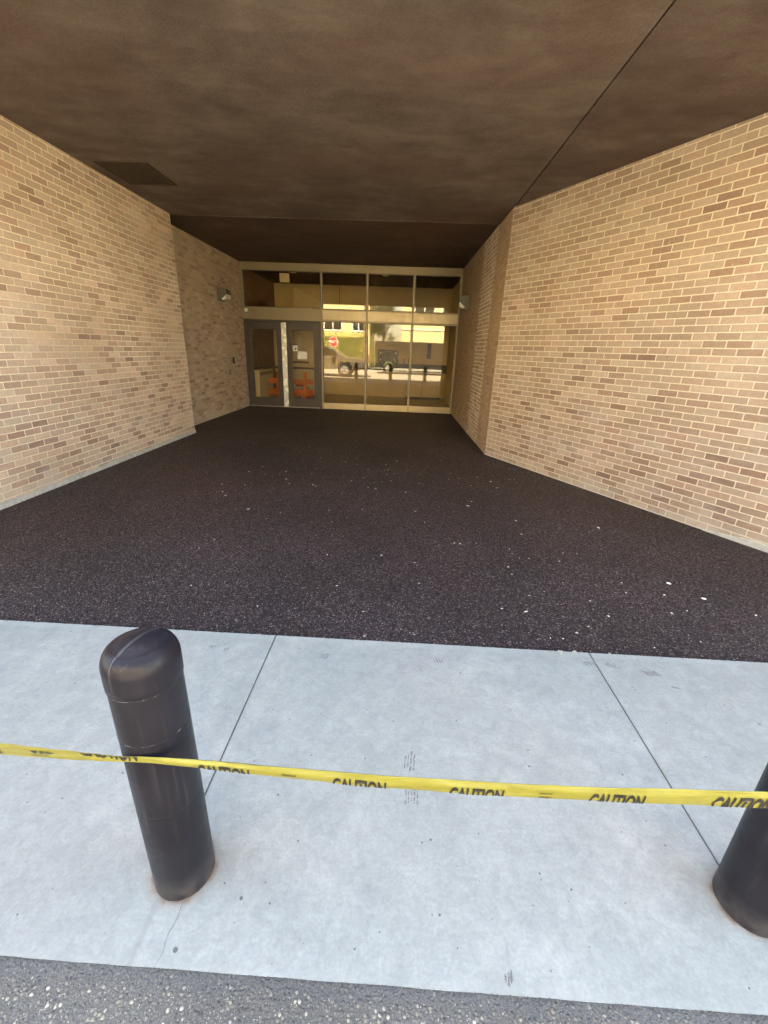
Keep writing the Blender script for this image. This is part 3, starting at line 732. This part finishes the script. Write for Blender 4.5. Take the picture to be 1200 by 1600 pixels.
# inner double door with narrow lites
mb = MB(); mb.box(-3.98, IY1-.05, .02, -3.08, IY1-.003, 2.15, bev=.004)
idr = part(mb, 'inner_door', 'beige', 'beige inner door with a narrow lite')
MB().box(-3.68, IY1-.056, 1.45, -3.54, IY1-.0505, 1.87).build('pane', 'paper', idr)
MB().box(-3.90, IY1-.10, 1.03, -3.30, IY1-.056, 1.08).build('push_bar', 'dark_trim', idr)
mb = MB(); mb.box(-3.06, IY1-.05, .02, -2.30, IY1-.003, 2.15, bev=.004)
idr = part(mb, 'inner_door', 'beige')
MB().box(-3.02, IY1-.056, 1.30, -2.94, IY1-.0505, 1.80).build('pane', 'white', idr)
for i in range(2):
    x = -3.2+2.6*i
    mb = MB(); mb.tube((x, 13.6, 3.519), (x, 13.6, 3.500), .09, 24); part(mb, 'ceiling_light', 'white')

# ============================================================ things on and in the entry
def wall_lamp(x, y, z, s, mat, label):
    """s=+1: fixture on a wall facing +X, s=-1: facing -X"""
    e = empty('wall_lamp', (x, y, z)); tag(e, label, 'wall lamp', 'wall pack lamps beside the storefront')
    W = .15
    prof = [(0, -.13), (0, .13), (.13, .13), (.185, .105), (.20, .06), (.20, .005), (.075, -.10), (.06, -.13)]
    MB().prism([(u*s, v) for u, v in prof], 'y', -W, W).build('housing', mat, e)
    lp = [(.1995, .003), (.195, -.085), (.11, -.122), (.077, -.101)]
    mb = MB().prism([(u*s, v) for u, v in lp], 'y', -W+.012, W-.012)
    mb.build('lens', 'lampglass', e)
    MB().box(.005*s, -W-.006, -.105, .055*s, W+.006, .105, bev=.004).build('wall_plate', mat, e)
    return e
wall_lamp(DLX, 10.66, 2.60, 1, 'lamphouse', 'dark bronze wall pack lamp on the shaded left recess wall')
wall_lamp(1.388, 10.80, 2.62, -1, 'lamphouse_pale', 'pale grey wall pack lamp on the deep right brick wall')
# intercom and blank plate on the left recess wall
e = empty('intercom', (DLX, 11.15, 1.20)); tag(e, 'small black intercom box on the recessed left brick wall', 'intercom')
MB().box(0, -.05, -.075, .04, .05, .075, bev=.006).build('housing', 'black', e)
MB().box(.0405, -.028, -.01, .046, .028, .05, bev=.002).build('face_plate', 'steel', e)
MB().tube((.0405, 0, -.04), (.05, 0, -.04), .012, 12).build('button', 'steel', e)
e = empty('outlet_cover', (DLX, 10.86, .93)); tag(e, 'weathered grey outlet cover below the intercom on brick', 'outlet')
MB().box(0, -.035, -.06, .022, .035, .06, bev=.004).build('cover', 'lamphouse_pale', e)
MB().tube((.0225, .025, .05), (.0225, .025, -.05), .005, 8).build('hinge', 'steel', e)
e = empty('door_sensor', (-4.075, F0-.022, 2.402)); tag(e, 'small white square sensor above the left door', 'sensor')
MB().box(-.04, -.028, -.037, .04, .015, .037, bev=.006).build('housing', 'white', e)
MB().tube((0, -.0285, 0), (0, -.032, 0), .012, 16).build('eye', 'paper', e)
# papers on the right door, outside face of the glass
def sheet(name, x0, z0, x1, z1, mat, label, cat, y=None, curl=.004):
    mb = MB(); n = 6; y = (F0+.0205) if y is None else y
    g = [[mb.bm.verts.new((x0+(x1-x0)*i/n, y-curl*abs(math.sin(i*1.3+j))*((j/n)**2)*.6, z1+(z0-z1)*j/n)) for i in range(n+1)] for j in range(n+1)]
    for j in range(n):
        for i in range(n): mb.bm.faces.new((g[j][i], g[j+1][i], g[j+1][i+1], g[j][i+1]))
    o = mb.build(name, mat); tag(o, label, cat); md = o.modifiers.new('t', 'SOLIDIFY'); md.thickness = .0006; return o
ns = sheet('notice', -2.925, 1.455, -2.79, 1.60, 'paper', 'small white notice with a black header on the right door', 'notice')
MB().box(-2.925, F0+.0165, 1.601, -2.79, F0+.0195, 1.622).build('header_bar', 'black', ns)
MB().box(-2.885, F0+.0145, 1.565, -2.835, F0+.0160, 1.571).build('printing', 'black', ns)
mb = MB(); mb.tube((-2.85, F0+.0160, 1.495), (-2.85, F0+.0145, 1.495), .018, 14).box(-2.865, F0+.0145, 1.50, -2.83, F0+.0160, 1.53); mb.build('printing', 'black', ns)
sheet('paper_sheet', -2.795, 1.255, -2.545, 1.452, 'paper', 'blank white sheet of paper taped below the notice on the right door', 'paper', curl=.008)
# hanging sign box inside above the doors
e = empty('hanging_sign', (-3.29, 13.0, 3.20)); tag(e, 'blank beige square sign box hanging high inside above the doors', 'sign')
MB().box(-.13, -.03, -.02, .13, .03, .20, bev=.006).build('sign_box', 'white', e)
MB().tube((0, 0, .20), (0, 0, .319), .008, 10).build('hanger', 'steel', e)
# radiator
e = empty('radiator', (-4.18, 13.35, .004)); tag(e, 'cream metal radiator cabinet by the inner left wall behind the left door', 'radiator')
MB().box(-.20, -.75, .10, .16, .62, .90, bev=.01).build('cabinet', 'beige_light', e)
mb = MB()
for i in range(7): mb.box(.161, -.68, .76+i*.014, .166, .55, .768+i*.014)
mb.build('grille', 'dark_trim', e)
MB().box(-.18, -.72, 0, .12, .6, .099).build('plinth', 'black', e)
# barricades
e = empty('barricade', (-3.27, 13.2, .004)); tag(e, 'orange plank barricade standing inside behind both glass doors', 'barricade')
for z, hh in ((.20, .18), (.53, .145)):
    mb = MB(); n = 1
    mb.box(-.67, -.045, z, .67, -.018, z+hh, bev=.004); mb.build('plank', 'orange', e)
for px in (-.41, .41):
    MB().box(px-.045, -.017, 0, px+.045, .012, .86, bev=.003).build('leg', 'orange', e)
    MB().prism([(px-.03, 0), (px+.03, 0), (px+.03, .80), (px-.03, .80)], 'y', 0, .02, tf=lambda X, Y, Z: (X, Y+.014+.34*(1-Z/.80), Z)).build('leg', 'orange', e)
    MB().box(px-.06, -.05, 0, px+.06, .40, .03).build('foot', 'dark_trim', e)
e = empty('crate', (-3.12, 13.9, .004)); tag(e, 'red crate with a white lid edge behind the barricade inside', 'crate')
MB().box(-.15, -.12, 0.42, .14, .12, .62, bev=.01).build('crate', 'red', e)
MB().box(-.16, -.13, .36, .15, .13, .419, bev=.004).build('base', 'white', e)
MB().box(-.02, -.02, 0, .02, .02, .359).build('stand', 'steel', e)
# wall monitor, switch plates, thermostat, caption strip
e = empty('wall_monitor', (-.52, IY1-.001, 1.33)); tag(e, 'black monitor mounted on the beige lobby back wall', 'monitor')
MB().box(-.36, -.07, -.23, .36, 0, .24, bev=.008).build('case', 'black', e)
MB().box(-.33, -.073, -.20, .33, -.0705, .21).build('screen', 'screen', e)
for k, (cx, cz) in enumerate(((-.27, .12), (.25, .15), (-.27, -.08))):
    MB().box(cx-.025, -.078, cz-.03, cx+.025, -.074, cz+.03, bev=.002).build('knob', 'steel', e)
e = empty('name_plate', (-.42, IY1-.001, 1.72)); tag(e, 'pale blank plate on the beige lobby wall above the monitor', 'plate')
MB().box(-.18, -.015, -.035, .18, 0, .035, bev=.003).build('plate', 'beige_light', e)
for x, lab in ((.045, 'small red call point on the lobby wall, the left one beside the mullion'), (.225, 'small red call point on the lobby wall, right of the mullion')):
    e = empty('call_point', (x, IY1-.001, 1.24)); tag(e, lab, 'call point', 'red call points on the lobby wall')
    MB().box(-.045, -.045, -.07, .045, 0, .07, bev=.006).build('housing', 'red', e)
    MB().box(-.03, -.05, -.03, .03, -.0455, .02).build('face', 'dark_trim', e)
e = empty('wall_slot', (.88, IY1-.001, 1.57)); tag(e, 'tall narrow dark wall slot in the beige lobby wall', 'wall slot')
MB().box(-.065, -.012, -.25, .065, 0, .25, bev=.003).build('frame', 'dark_trim', e)
MB().box(-.045, -.016, -.23, .045, -.0125, .23).build('insert', 'lamphouse', e)
e = empty('low_cabinet', (.70, IY1-.30, .004)); tag(e, 'low beige cabinet against the lobby back wall at the right', 'cabinet')
MB().box(-.55, -.28, .08, .62, .26, .80, bev=.006).build('body', 'beige_light', e)
MB().box(-.55, -.26, 0, .62, .24, .079).build('plinth', 'dark_trim', e)
MB().box(-.015, -.284, .12, -.005, -.2805, .77).build('door_gap', 'dark_trim', e)

# ============================================================ bollards
def make_bollard():
    e = empty('bollard')
    def ring(z): return [(BR, z-.012), (BR, z-.004), (BR, z-.003), (BR-.0006, z-.001), (BR-.0006, z+.001), (BR, z+.003), (BR, z+.004), (BR, z+.012)]
    prof = [(BR-.001, -.02), (BR, .01)]+ring(.355)+ring(.62)+[(BR, .762)]
    o = MB().lathe(prof, n=96).build('sleeve', 'plastic', e); autosmooth(o, 50)
    for z in (.7645, .6205):
        mb = MB(); mb.lathe([(BR+.0002, z-.0008), (BR+.0010, z-.0004), (BR+.0010, z+.0004), (BR+.0002, z+.0008)], n=96)
        autosmooth(mb.build('scratch_ring', 'ringline', e), 50)
    CR = BR+.003
    pr = [(BR-.001, .762), (BR-.0014, .7655), (CR-.0003, .768), (CR, .79), (CR, .822)]
    for k in range(1, 11):
        t = k/10*math.pi/2; pr.append((CR-.033*(1-math.cos(t)), .822+.050*math.sin(t)))
    r1 = CR-.033
    for k in range(1, 8): t = k/7; pr.append((r1*(1-t), .872+.012*(1-(1-t)**2)))
    o = MB().lathe(pr, n=96).build('cap', 'plastic', e); autosmooth(o, 60); cap = o
    # mould line over the cap
    mb = MB(); pass
    left = []
    for r, z in pr[3:]: left.append((-r, z))
    full = left+[(-r, z) for r, z in left[::-1][1:]]
    for (a, b) in zip(full, full[1:]):
        def wv(q): return .0042 if q[1] > .868 else .0016
        u0, u1 = wv(a), wv(b); off = .0009
        sa = 1.006; 
        mb.face([(a[0]*sa, -u0, a[1]+off), (b[0]*sa, -u1, b[1]+off), (b[0]*sa, u1, b[1]+off), (a[0]*sa, u0, a[1]+off)])
    s = mb.build('mould_line', 'seam', cap)
    return e
b0 = make_bollard()
b0.location = (B1[0], B1[1], 0); b0.rotation_mode = 'ZYX'; b0.rotation_euler = (0, 0, 0)
b0.rotation_mode = 'XYZ'; b0.rotation_euler = (Matrix.Rotation(R(-.55), 3, 'Y') @ Matrix.Rotation(R(73), 3, 'Z')).to_euler()
tag(b0, 'dark brown plastic bollard with domed cap, on the left behind the yellow tape', 'bollard', 'dark plastic bollards in a row on the sidewalk')
def copy_tree(o, parent=None):
    c = o.copy(); COL.objects.link(c)
    if parent: c.parent = parent
    for ch in list(o.children): copy_tree(ch, c)
    return c
for (bx, by, rz, lab) in ((B2[0], B2[1], R(20), 'dark grey plastic bollard cut off by the right edge, behind the tape'),
                      (-2.39, .88, R(100), 'dark bollard standing beyond the left edge of the picture'),
                      (2.93, .89, R(150), 'dark bollard standing beyond the right edge of the picture')):
    c = copy_tree(b0); c.location = (bx, by, 0); c.rotation_euler = (0, 0, rz); c['label'] = lab

# ============================================================ caution tape
KN = [(-2.60, .640, .600, .775), (-1.60, .660, .592, .770), (-1.15, .654, .582, .768), (-.96, .637, .570, .770), (-.80, .6175, .572, .772), (-.70, .603, .575, .775), (-.648, .5965, .578, .777), (-.60, .597, .576, .779),
      (-.43, .596, .567, .779), (-.20, .593, .556, .776), (0, .590, .547, .775), (.25, .589, .5445, .776), (.47, .591, .5445, .778), (.85, .601, .5455, .786), (1.15, .606, .547, .794), (1.8, .600, .548, .790), (3.2, .612, .565, .792)]
def lerpk(x):
    for a, b in zip(KN, KN[1:]):
        if x <= b[0]:
            t = max(0, (x-a[0])/(b[0]-a[0])); t2 = t*t*(3-2*t)*.4+t*.6
            return [a[i]+(b[i]-a[i])*t2 for i in range(1, 4)]
    return list(KN[-1][1:])
def tape_pt(x, t, layer=0):
    """t 0 bottom .. 1 top"""
    zt_, zb, y = lerpk(x); z = zb+(zt_-zb)*t
    wob = .0020*mnoise.noise(Vector((x*7, t*2.5, 0)))+.0010*mnoise.noise(Vector((x*30, t*4, 2)))
    if x < -.648:                       # single film, leaning as it untwists
        k = min(1, (-.648-x)/.3); return Vector((x, y+wob+(.5-t)*.020*k, z))
    k = min(1, (x+.648)/.15)
    if layer == 0: return Vector((x, y+wob-.0035*math.sin(math.pi*min(1, t*1.1))*k, z))
    return Vector((x, y+.0035*k+wob*.5+.003*math.sin(math.pi*t)*k, z+.0012*k*mnoise.noise(Vector((x*11, 7, 0)))*(1-t)))
tp = empty('caution_tape', (0, .78, 0)); tag(tp, 'folded yellow caution tape with black lettering stretched across in front of both bollards', 'tape')
mb = MB(); N = 900; T = 10; x0t, x1t = -2.55, 3.15
cols = []
for i in range(N+1):
    x = x0t+(x1t-x0t)*i/N
    cols.append([mb.bm.verts.new(tape_pt(x, j/T)) for j in range(T+1)])
for a, b in zip(cols, cols[1:]):
    for j in range(T): mb.bm.faces.new((a[j], b[j], b[j+1], a[j+1]))
prev = None
for i in range(N+1):
    x = x0t+(x1t-x0t)*i/N
    if x < -.648: continue
    c = [cols[i][T]]+[mb.bm.verts.new(tape_pt(x, 1-j/T, 1)) for j in range(1, T+1)]
    if prev:
        for j in range(T): mb.bm.faces.new((prev[j], c[j], c[j+1], prev[j+1]))
    prev = c
o = mb.build('film', 'tape', None, True); o.parent = tp; o.location = (0, -.78, 0)
def lettering(txt, xa, xb, hfull, clip, mode, zoff=0, shear=0, bold=.034, name='lettering'):
    cu = bpy.data.curves.new(name, 'FONT'); cu.body = txt; cu.size = 1; cu.offset = bold; cu.shear = shear; cu.resolution_u = 4
    to = bpy.data.objects.new(name, cu); COL.objects.link(to)
    me = bpy.data.meshes.new_from_object(to); bpy.data.objects.remove(to)
    bm = bmesh.new(); bm.from_mesh(me); bpy.data.meshes.remove(me)
    xs_ = [v.co.x for v in bm.verts]; ys_ = [v.co.y for v in bm.verts]; a0, a1, c0, c1 = min(xs_), max(xs_), min(ys_), max(ys_)
    for v in bm.verts: v.co = Vector(((v.co.x-a0)/(a1-a0)*(xb-xa), (v.co.y-c0)/(c1-c0)*hfull, 0))
    if mode == 'top':      # keep the upper part: visible height = clip
        bmesh.ops.bisect_plane(bm, geom=bm.verts[:]+bm.edges[:]+bm.faces[:], plane_co=(0, hfull-clip, 0), plane_no=(0, -1, 0), clear_outer=True)
    elif mode == 'bottom':
        bmesh.ops.bisect_plane(bm, geom=bm.verts[:]+bm.edges[:]+bm.faces[:], plane_co=(0, clip, 0), plane_no=(0, 1, 0), clear_outer=True)
    for cx in range(1, 14):
        bmesh.ops.bisect_plane(bm, geom=bm.verts[:]+bm.edges[:]+bm.faces[:], plane_co=((xb-xa)*cx/14, 0, 0), plane_no=(1, 0, 0))
    for cy in range(1, 9):
        bmesh.ops.bisect_plane(bm, geom=bm.verts[:]+bm.edges[:]+bm.faces[:], plane_co=(0, hfull*cy/9, 0), plane_no=(0, 1, 0))
    for v in bm.verts:
        x = xa+v.co.x; zt_, zb, y = lerpk(x)
        if mode == 'top': z = zb+.0006+(v.co.y-(hfull-clip))
        elif mode == 'bottom':
            z = zt_-.0006-(clip-v.co.y)
        else: z = zb+zoff+v.co.y
        t = min(1, max(0, (z-zb)/(zt_-zb))); p = tape_pt(x, t); z = min(max(z, zb+.0004), zt_-.0004)
        v.co = Vector((x, p.y-.0016, z))
    me = bpy.data.meshes.new(name); bm.to_mesh(me); bm.free(); me.materials.append(MAT['ink'])
    o = bpy.data.objects.new(name, me); COL.objects.link(o); o.parent = tp; o.location = (0, -.78, 0); return o
lettering('CAUTION', -1.13, -.968, .050, .050, 'free', .010)
lettering('CAUTION', -.757, -.620, .046, .0135, 'bottom')
lettering('CAUTION', -.468, -.336, .050, .019, 'top')
lettering('CAUTION', -.126, .008, .050, .0235, 'top')
lettering('CAUTION', .166, .300, .050, .026, 'top')
lettering('CAUTION', .511, .645, .050, .030, 'top')
lettering('CAUTION', .812, .958, .052, .037, 'top')
lettering('CAUTION', 1.13, 1.27, .052, .037, 'top')
lettering('MADE IN USA', -.894, -.848, .0075, 0, 'free', .0080, bold=0.0)
lettering('Empire', -.253, -.222, .0070, 0, 'free', .0125, shear=.3, bold=.02)
lettering('Empire', .385, .413, .0070, 0, 'free', .0165, shear=.3, bold=.02)
lettering('LEVEL', .385, .413, .0060, 0, 'free', .0055, shear=.3, bold=.02)
def poly_on_tape(polys, name='emblem'):
    mb = MB()
    for P_ in polys:
        vs = []
        for (x, dz) in P_:
            zt_, zb, y = lerpk(x); t = dz/(zt_-zb); p = tape_pt(x, t); vs.append(mb.bm.verts.new((x, p.y-.0009, zb+dz)))
        mb.bm.faces.new(vs)
    o = mb.build(name, 'ink', None); o.parent = tp; o.location = (0, -.78, 0)
fl = []
for k in range(4):
    z0 = .0205+k*.0058; s = k*.0018
    fl.append([(-.879+s, z0), (-.835+s*1.2, z0), (-.833+s*1.2, z0+.0030), (-.878+s, z0+.0030)])
fl = [[(-.882, .0200), (-.876, .0200), (-.866, .0365), (-.884, .0375)], [(-.872, .0200), (-.862, .0205), (-.832, .0345), (-.842, .0352)], [(-.857, .0200), (-.847, .0205), (-.824, .0300), (-.833, .0320)], [(-.866, .0320), (-.858, .0280), (-.848, .0345), (-.857, .0362)]]
poly_on_tape(fl)
poly_on_tape([[(-.2205, .0145), (-.216, .0165), (-.2205, .0185), (-.2235, .0165)], [(-.253, .0103), (-.222, .0105), (-.222, .0112), (-.253, .0110)]])
poly_on_tape([[(.4145, .0185), (.4190, .0205), (.4145, .0225), (.4115, .0205)], [(.4145, .0075), (.4190, .0055), (.4150, .0100), (.4135, .0090)]])

# ============================================================ across the street (seen mirrored in the storefront)
tag(MB().box(-60, -15.2, -.20, 60, -12.502, .10).build('far_sidewalk', 'concrete'), kind='structure')
def leaves(mb, pts, s):
    for c in pts:
        n = Vector((random.gauss(0, 1), random.gauss(0, 1), random.gauss(0, 1))).normalized(); a = n.orthogonal().normalized(); b = n.cross(a); q = s*random.uniform(.6, 1.3)
        mb.face([c-a*q, c+b*q*.5, c+a*q, c-b*q*.5])
MAT['hedge'] = plain('yellow_green_leaves', (.42, .43, .06), .6, var=.35, nscale=3)
MAT['crown'] = plain('dark_tree_leaves', (.05, .075, .03), .6, var=.35, nscale=3)
random.seed(3)
e = empty('hedge', (-9.0, -16.6, 0)); tag(e, 'yellow green hedge across the street, mirrored in the glass', 'hedge')
mb = MB(); mb.box(-7.4, -.35, 0, 5.5, .35, 2.5); mb.build('stems', 'crown', e)
mb = MB(); leaves(mb, [Vector((random.uniform(-7.5, 5.6), random.uniform(-.2, .65)+.12*math.sin(i*.37), abs(random.uniform(0, 2.85)+.10*math.sin(i)))) for i in range(9000)], .085); mb.build('foliage', 'hedge', e)
def street_house(name, x0, x1, y, z1, wins, mat, label, rails=()):
    e = empty(name, ((x0+x1)/2, y, 0)); tag(e, label, 'building'); cx = (x0+x1)/2
    MB().box(x0-cx, -7, -.2, x1-cx, 0, z1).build('wall', mat, e)
    MB().box(x0-cx-.25, -7.2, z1+.001, x1-cx+.25, .3, z1+.3).build('roof', 'brown_panel', e)
    for (a, b, c, d_) in wins:
        mb = MB(); t = .13
        for q in ((a-t, c-t, a, d_+t), (b, c-t, b+t, d_+t), (a, c-t, b, c), (a, d_, b, d_+t), ((a+b)/2-.04, c, (a+b)/2+.04, d_)):
            mb.box(q[0]-cx, .001, q[1], q[2]-cx, .06, q[3])
        f = mb.build('window', 'white', e); MB().box(a-cx, .0015, c, b-cx, .02, d_).build('pane', 'carglass', f)
    for z in rails: MB().box(x0-cx, .001, z, x1-cx, .08, z+.10).build('string_course', 'white', e)
    return e
wa = []
for k in range(5): wa.append((-7.15-3.1*k, -5.65-3.1*k, 3.1, 4.5)); wa.append((-7.15-3.1*k, -5.65-3.1*k, 6.0, 7.4))
wa += [(-4.6, -3.6, 3.1, 4.5), (-4.6, -3.6, 6.0, 7.4)]
street_house('town_house', -20, -3.1, -17.6, 9, wa, 'brick_street', 'yellow brick house with white framed windows across the street')
wb = []
for k in range(5): wb.append((.9+2.6*k, 2.7+2.6*k, 4.3, 5.9)); wb.append((.9+2.6*k, 2.7+2.6*k, 7.6, 9.2))
street_house('yellow_office', -.3, 14, -20.5, 12, wb, 'brick_street', 'tall sunlit yellow brick office across the street', (3.4, 6.6))
# tree
e = empty('street_tree', (-1.9, -17.0, 0)); tag(e, 'dark leafy street tree between the two buildings across the street', 'tree')
mb = MB(); mb.tube((0, 0, -.1), (.1, 0, 3.0), .16, 12, .11)
for k in range(5):
    t = k*1.256; mb.tube((.08, 0, 2.4), (.9*math.cos(t), .9*math.sin(t), 4.6), .07, 8, .02)
mb.build('trunk', 'wood', e)
mb = MB(); cl = [(Vector((random.uniform(-.8, .8), random.uniform(-1, 1), random.uniform(2.6, 5.6))), random.uniform(.3, .65)) for _ in range(24)]
pts = []
for i in range(5200):
    c, r = random.choice(cl); pts.append(c+Vector((random.gauss(0, 1), random.gauss(0, 1), random.gauss(0, 1)))*r*.5)
leaves(mb, pts, .07); mb.build('crown', 'crown', e)
# pole
e = empty('utility_pole', (-3.1, -13.4, .1)); tag(e, 'thick brown utility pole on the far sidewalk, mirrored in the glass', 'pole')
MB().tube((0, 0, -.05), (0, 0, 9), .20, 20, .15).build('pole', 'wood', e)
MB().box(-.9, -.06, 7.9, .9, .06, 8.05).build('crossarm', 'wood', e)
# stop sign
e = empty('stop_sign', (-5.79, -13.8, .1)); tag(e, 'red octagonal stop sign across the street, mirrored in the glass', 'stop sign')
MB().tube((0, -.03, 0), (0, -.03, 2.35), .03, 10).build('post', 'steel', e)
def octo(r, y0, y1, zc=1.93):
    return MB().prism([(r*math.cos(R(22.5+45*k)), zc+r*math.sin(R(22.5+45*k))) for k in range(8)], 'y', y0, y1)
octo(.41, 0, .004).build('border', 'white', e); octo(.38, .0045, .007).build('plate', 'red', e)
cu = bpy.data.curves.new('lettering', 'FONT'); cu.body = 'STOP'; cu.size = .30; cu.align_x = 'CENTER'; cu.align_y = 'CENTER'; cu.extrude = .001; cu.offset = .004
to = bpy.data.objects.new('lettering', cu); COL.objects.link(to); me = bpy.data.meshes.new_from_object(to); bpy.data.objects.remove(to)
me.materials.clear(); me.materials.append(MAT['white'])
to = bpy.data.objects.new('lettering', me); COL.objects.link(to); to.parent = e; to.location = (0, .0095, 1.93); to.rotation_euler = (R(90), 0, R(180))
# pickup truck parked behind the photographer (front towards +X)
def wheel(parent, x, y, r=.38):
    wl = MB().tube((x, y-.12, r), (x, y+.12, r), r, 32).build('wheel', 'tyre', parent)
    mb = MB()
    s = 1 if y > 0 else -1
    yo = y+s*.121
    mb.tube((x, yo, r), (x, yo+s*.01, r), r*.60, 24)
    for k in range(6):
        t = k*math.pi/3; mb.tube((x+.05*math.cos(t), yo+s*.012, r+.05*math.sin(t)), (x+r*.52*math.cos(t), yo+s*.018, r+r*.52*math.sin(t)), .025, 6)
    mb.build('rim', 'steel', wl); return wl
def arch(prof_lo, wheels, r, zl):
    """lower outline of a body with round wheel arches, from +x to -x"""
    out = []
    for wx in sorted(wheels, reverse=True):
        for k in range(9):
            t = math.pi*k/8; out.append((wx+r*math.cos(t), zl+max(0, r*math.sin(t))))
    return out
e = empty('pickup_truck', (-4.85, -3.25, -.016)); tag(e, 'dull grey pickup truck parked at the kerb behind the camera, mirrored in the glass', 'pickup truck')
up = [(-2.9, .42), (-2.9, 1.08), (-1.0, 1.10), (-.9, 1.10), (1.15, 1.10), (2.35, 1.02), (2.60, .92), (2.66, .45)]
MB().prism(up+arch(None, (1.45, -1.75), .47, .42), 'y', -.95, .95).build('body', 'truck', e)
cabp = [(-.95, 1.101), (-.85, 1.60), (-.45, 1.68), (.35, 1.66), (.75, 1.55), (1.35, 1.101)]
MB().prism(cabp, 'y', -.82, .82).build('cab', 'truck', e)
MB().prism([(-.78, 1.15), (-.72, 1.55), (-.05, 1.58), (-.05, 1.15)], 'y', -.826, .826).build('window', 'carglass', e)
MB().prism([(.03, 1.15), (.03, 1.58), (.38, 1.57), (.68, 1.49), (1.10, 1.15)], 'y', -.826, .826).build('window', 'carglass', e)
for y in (-.8, .8):
    for x in (1.45, -1.75): wheel(e, x, y, .39)
for y in (-.7, .7): MB().box(2.56, y-.14, .72, 2.665, y+.14, .9, bev=.01).build('headlight', 'lampglass', e)
MB().box(2.66, -.93, .42, 2.76, .93, .60, bev=.02).build('bumper', 'steel', e)
MB().box(.72, .951, .95, .90, 1.15, 1.15, bev=.02).build('mirror', 'black', e)
MB().box(-.03, .9505, .45, -.015, .954, 1.09).build('door_gap', 'black', e)
e = empty('panel_van', (.58, -8.6, -.018)); tag(e, 'charcoal panel van parked behind the camera, mirrored in the glass', 'van')
vp = [(-2.52, .38), (-2.55, 2.10), (-2.47, 2.14), (2.75, 2.14), (3.00, 2.02), (3.25, 1.25), (3.75, 1.08), (3.80, .40)]
MB().prism(vp+arch(None, (2.95, -1.6), .42, .40), 'y', -.95, .95).build('body', 'van', e)
MB().prism([(2.15, 1.30), (2.15, 1.88), (2.85, 1.88), (3.10, 1.30)], 'y', -.955, .955).build('window', 'carglass', e)
for y in (-.82, .82):
    for x in (2.95, -1.6): wheel(e, x, y, .35)
MB().box(3.7, -.8, .75, 3.81, .8, .95, bev=.01).build('headlight', 'lampglass', e)
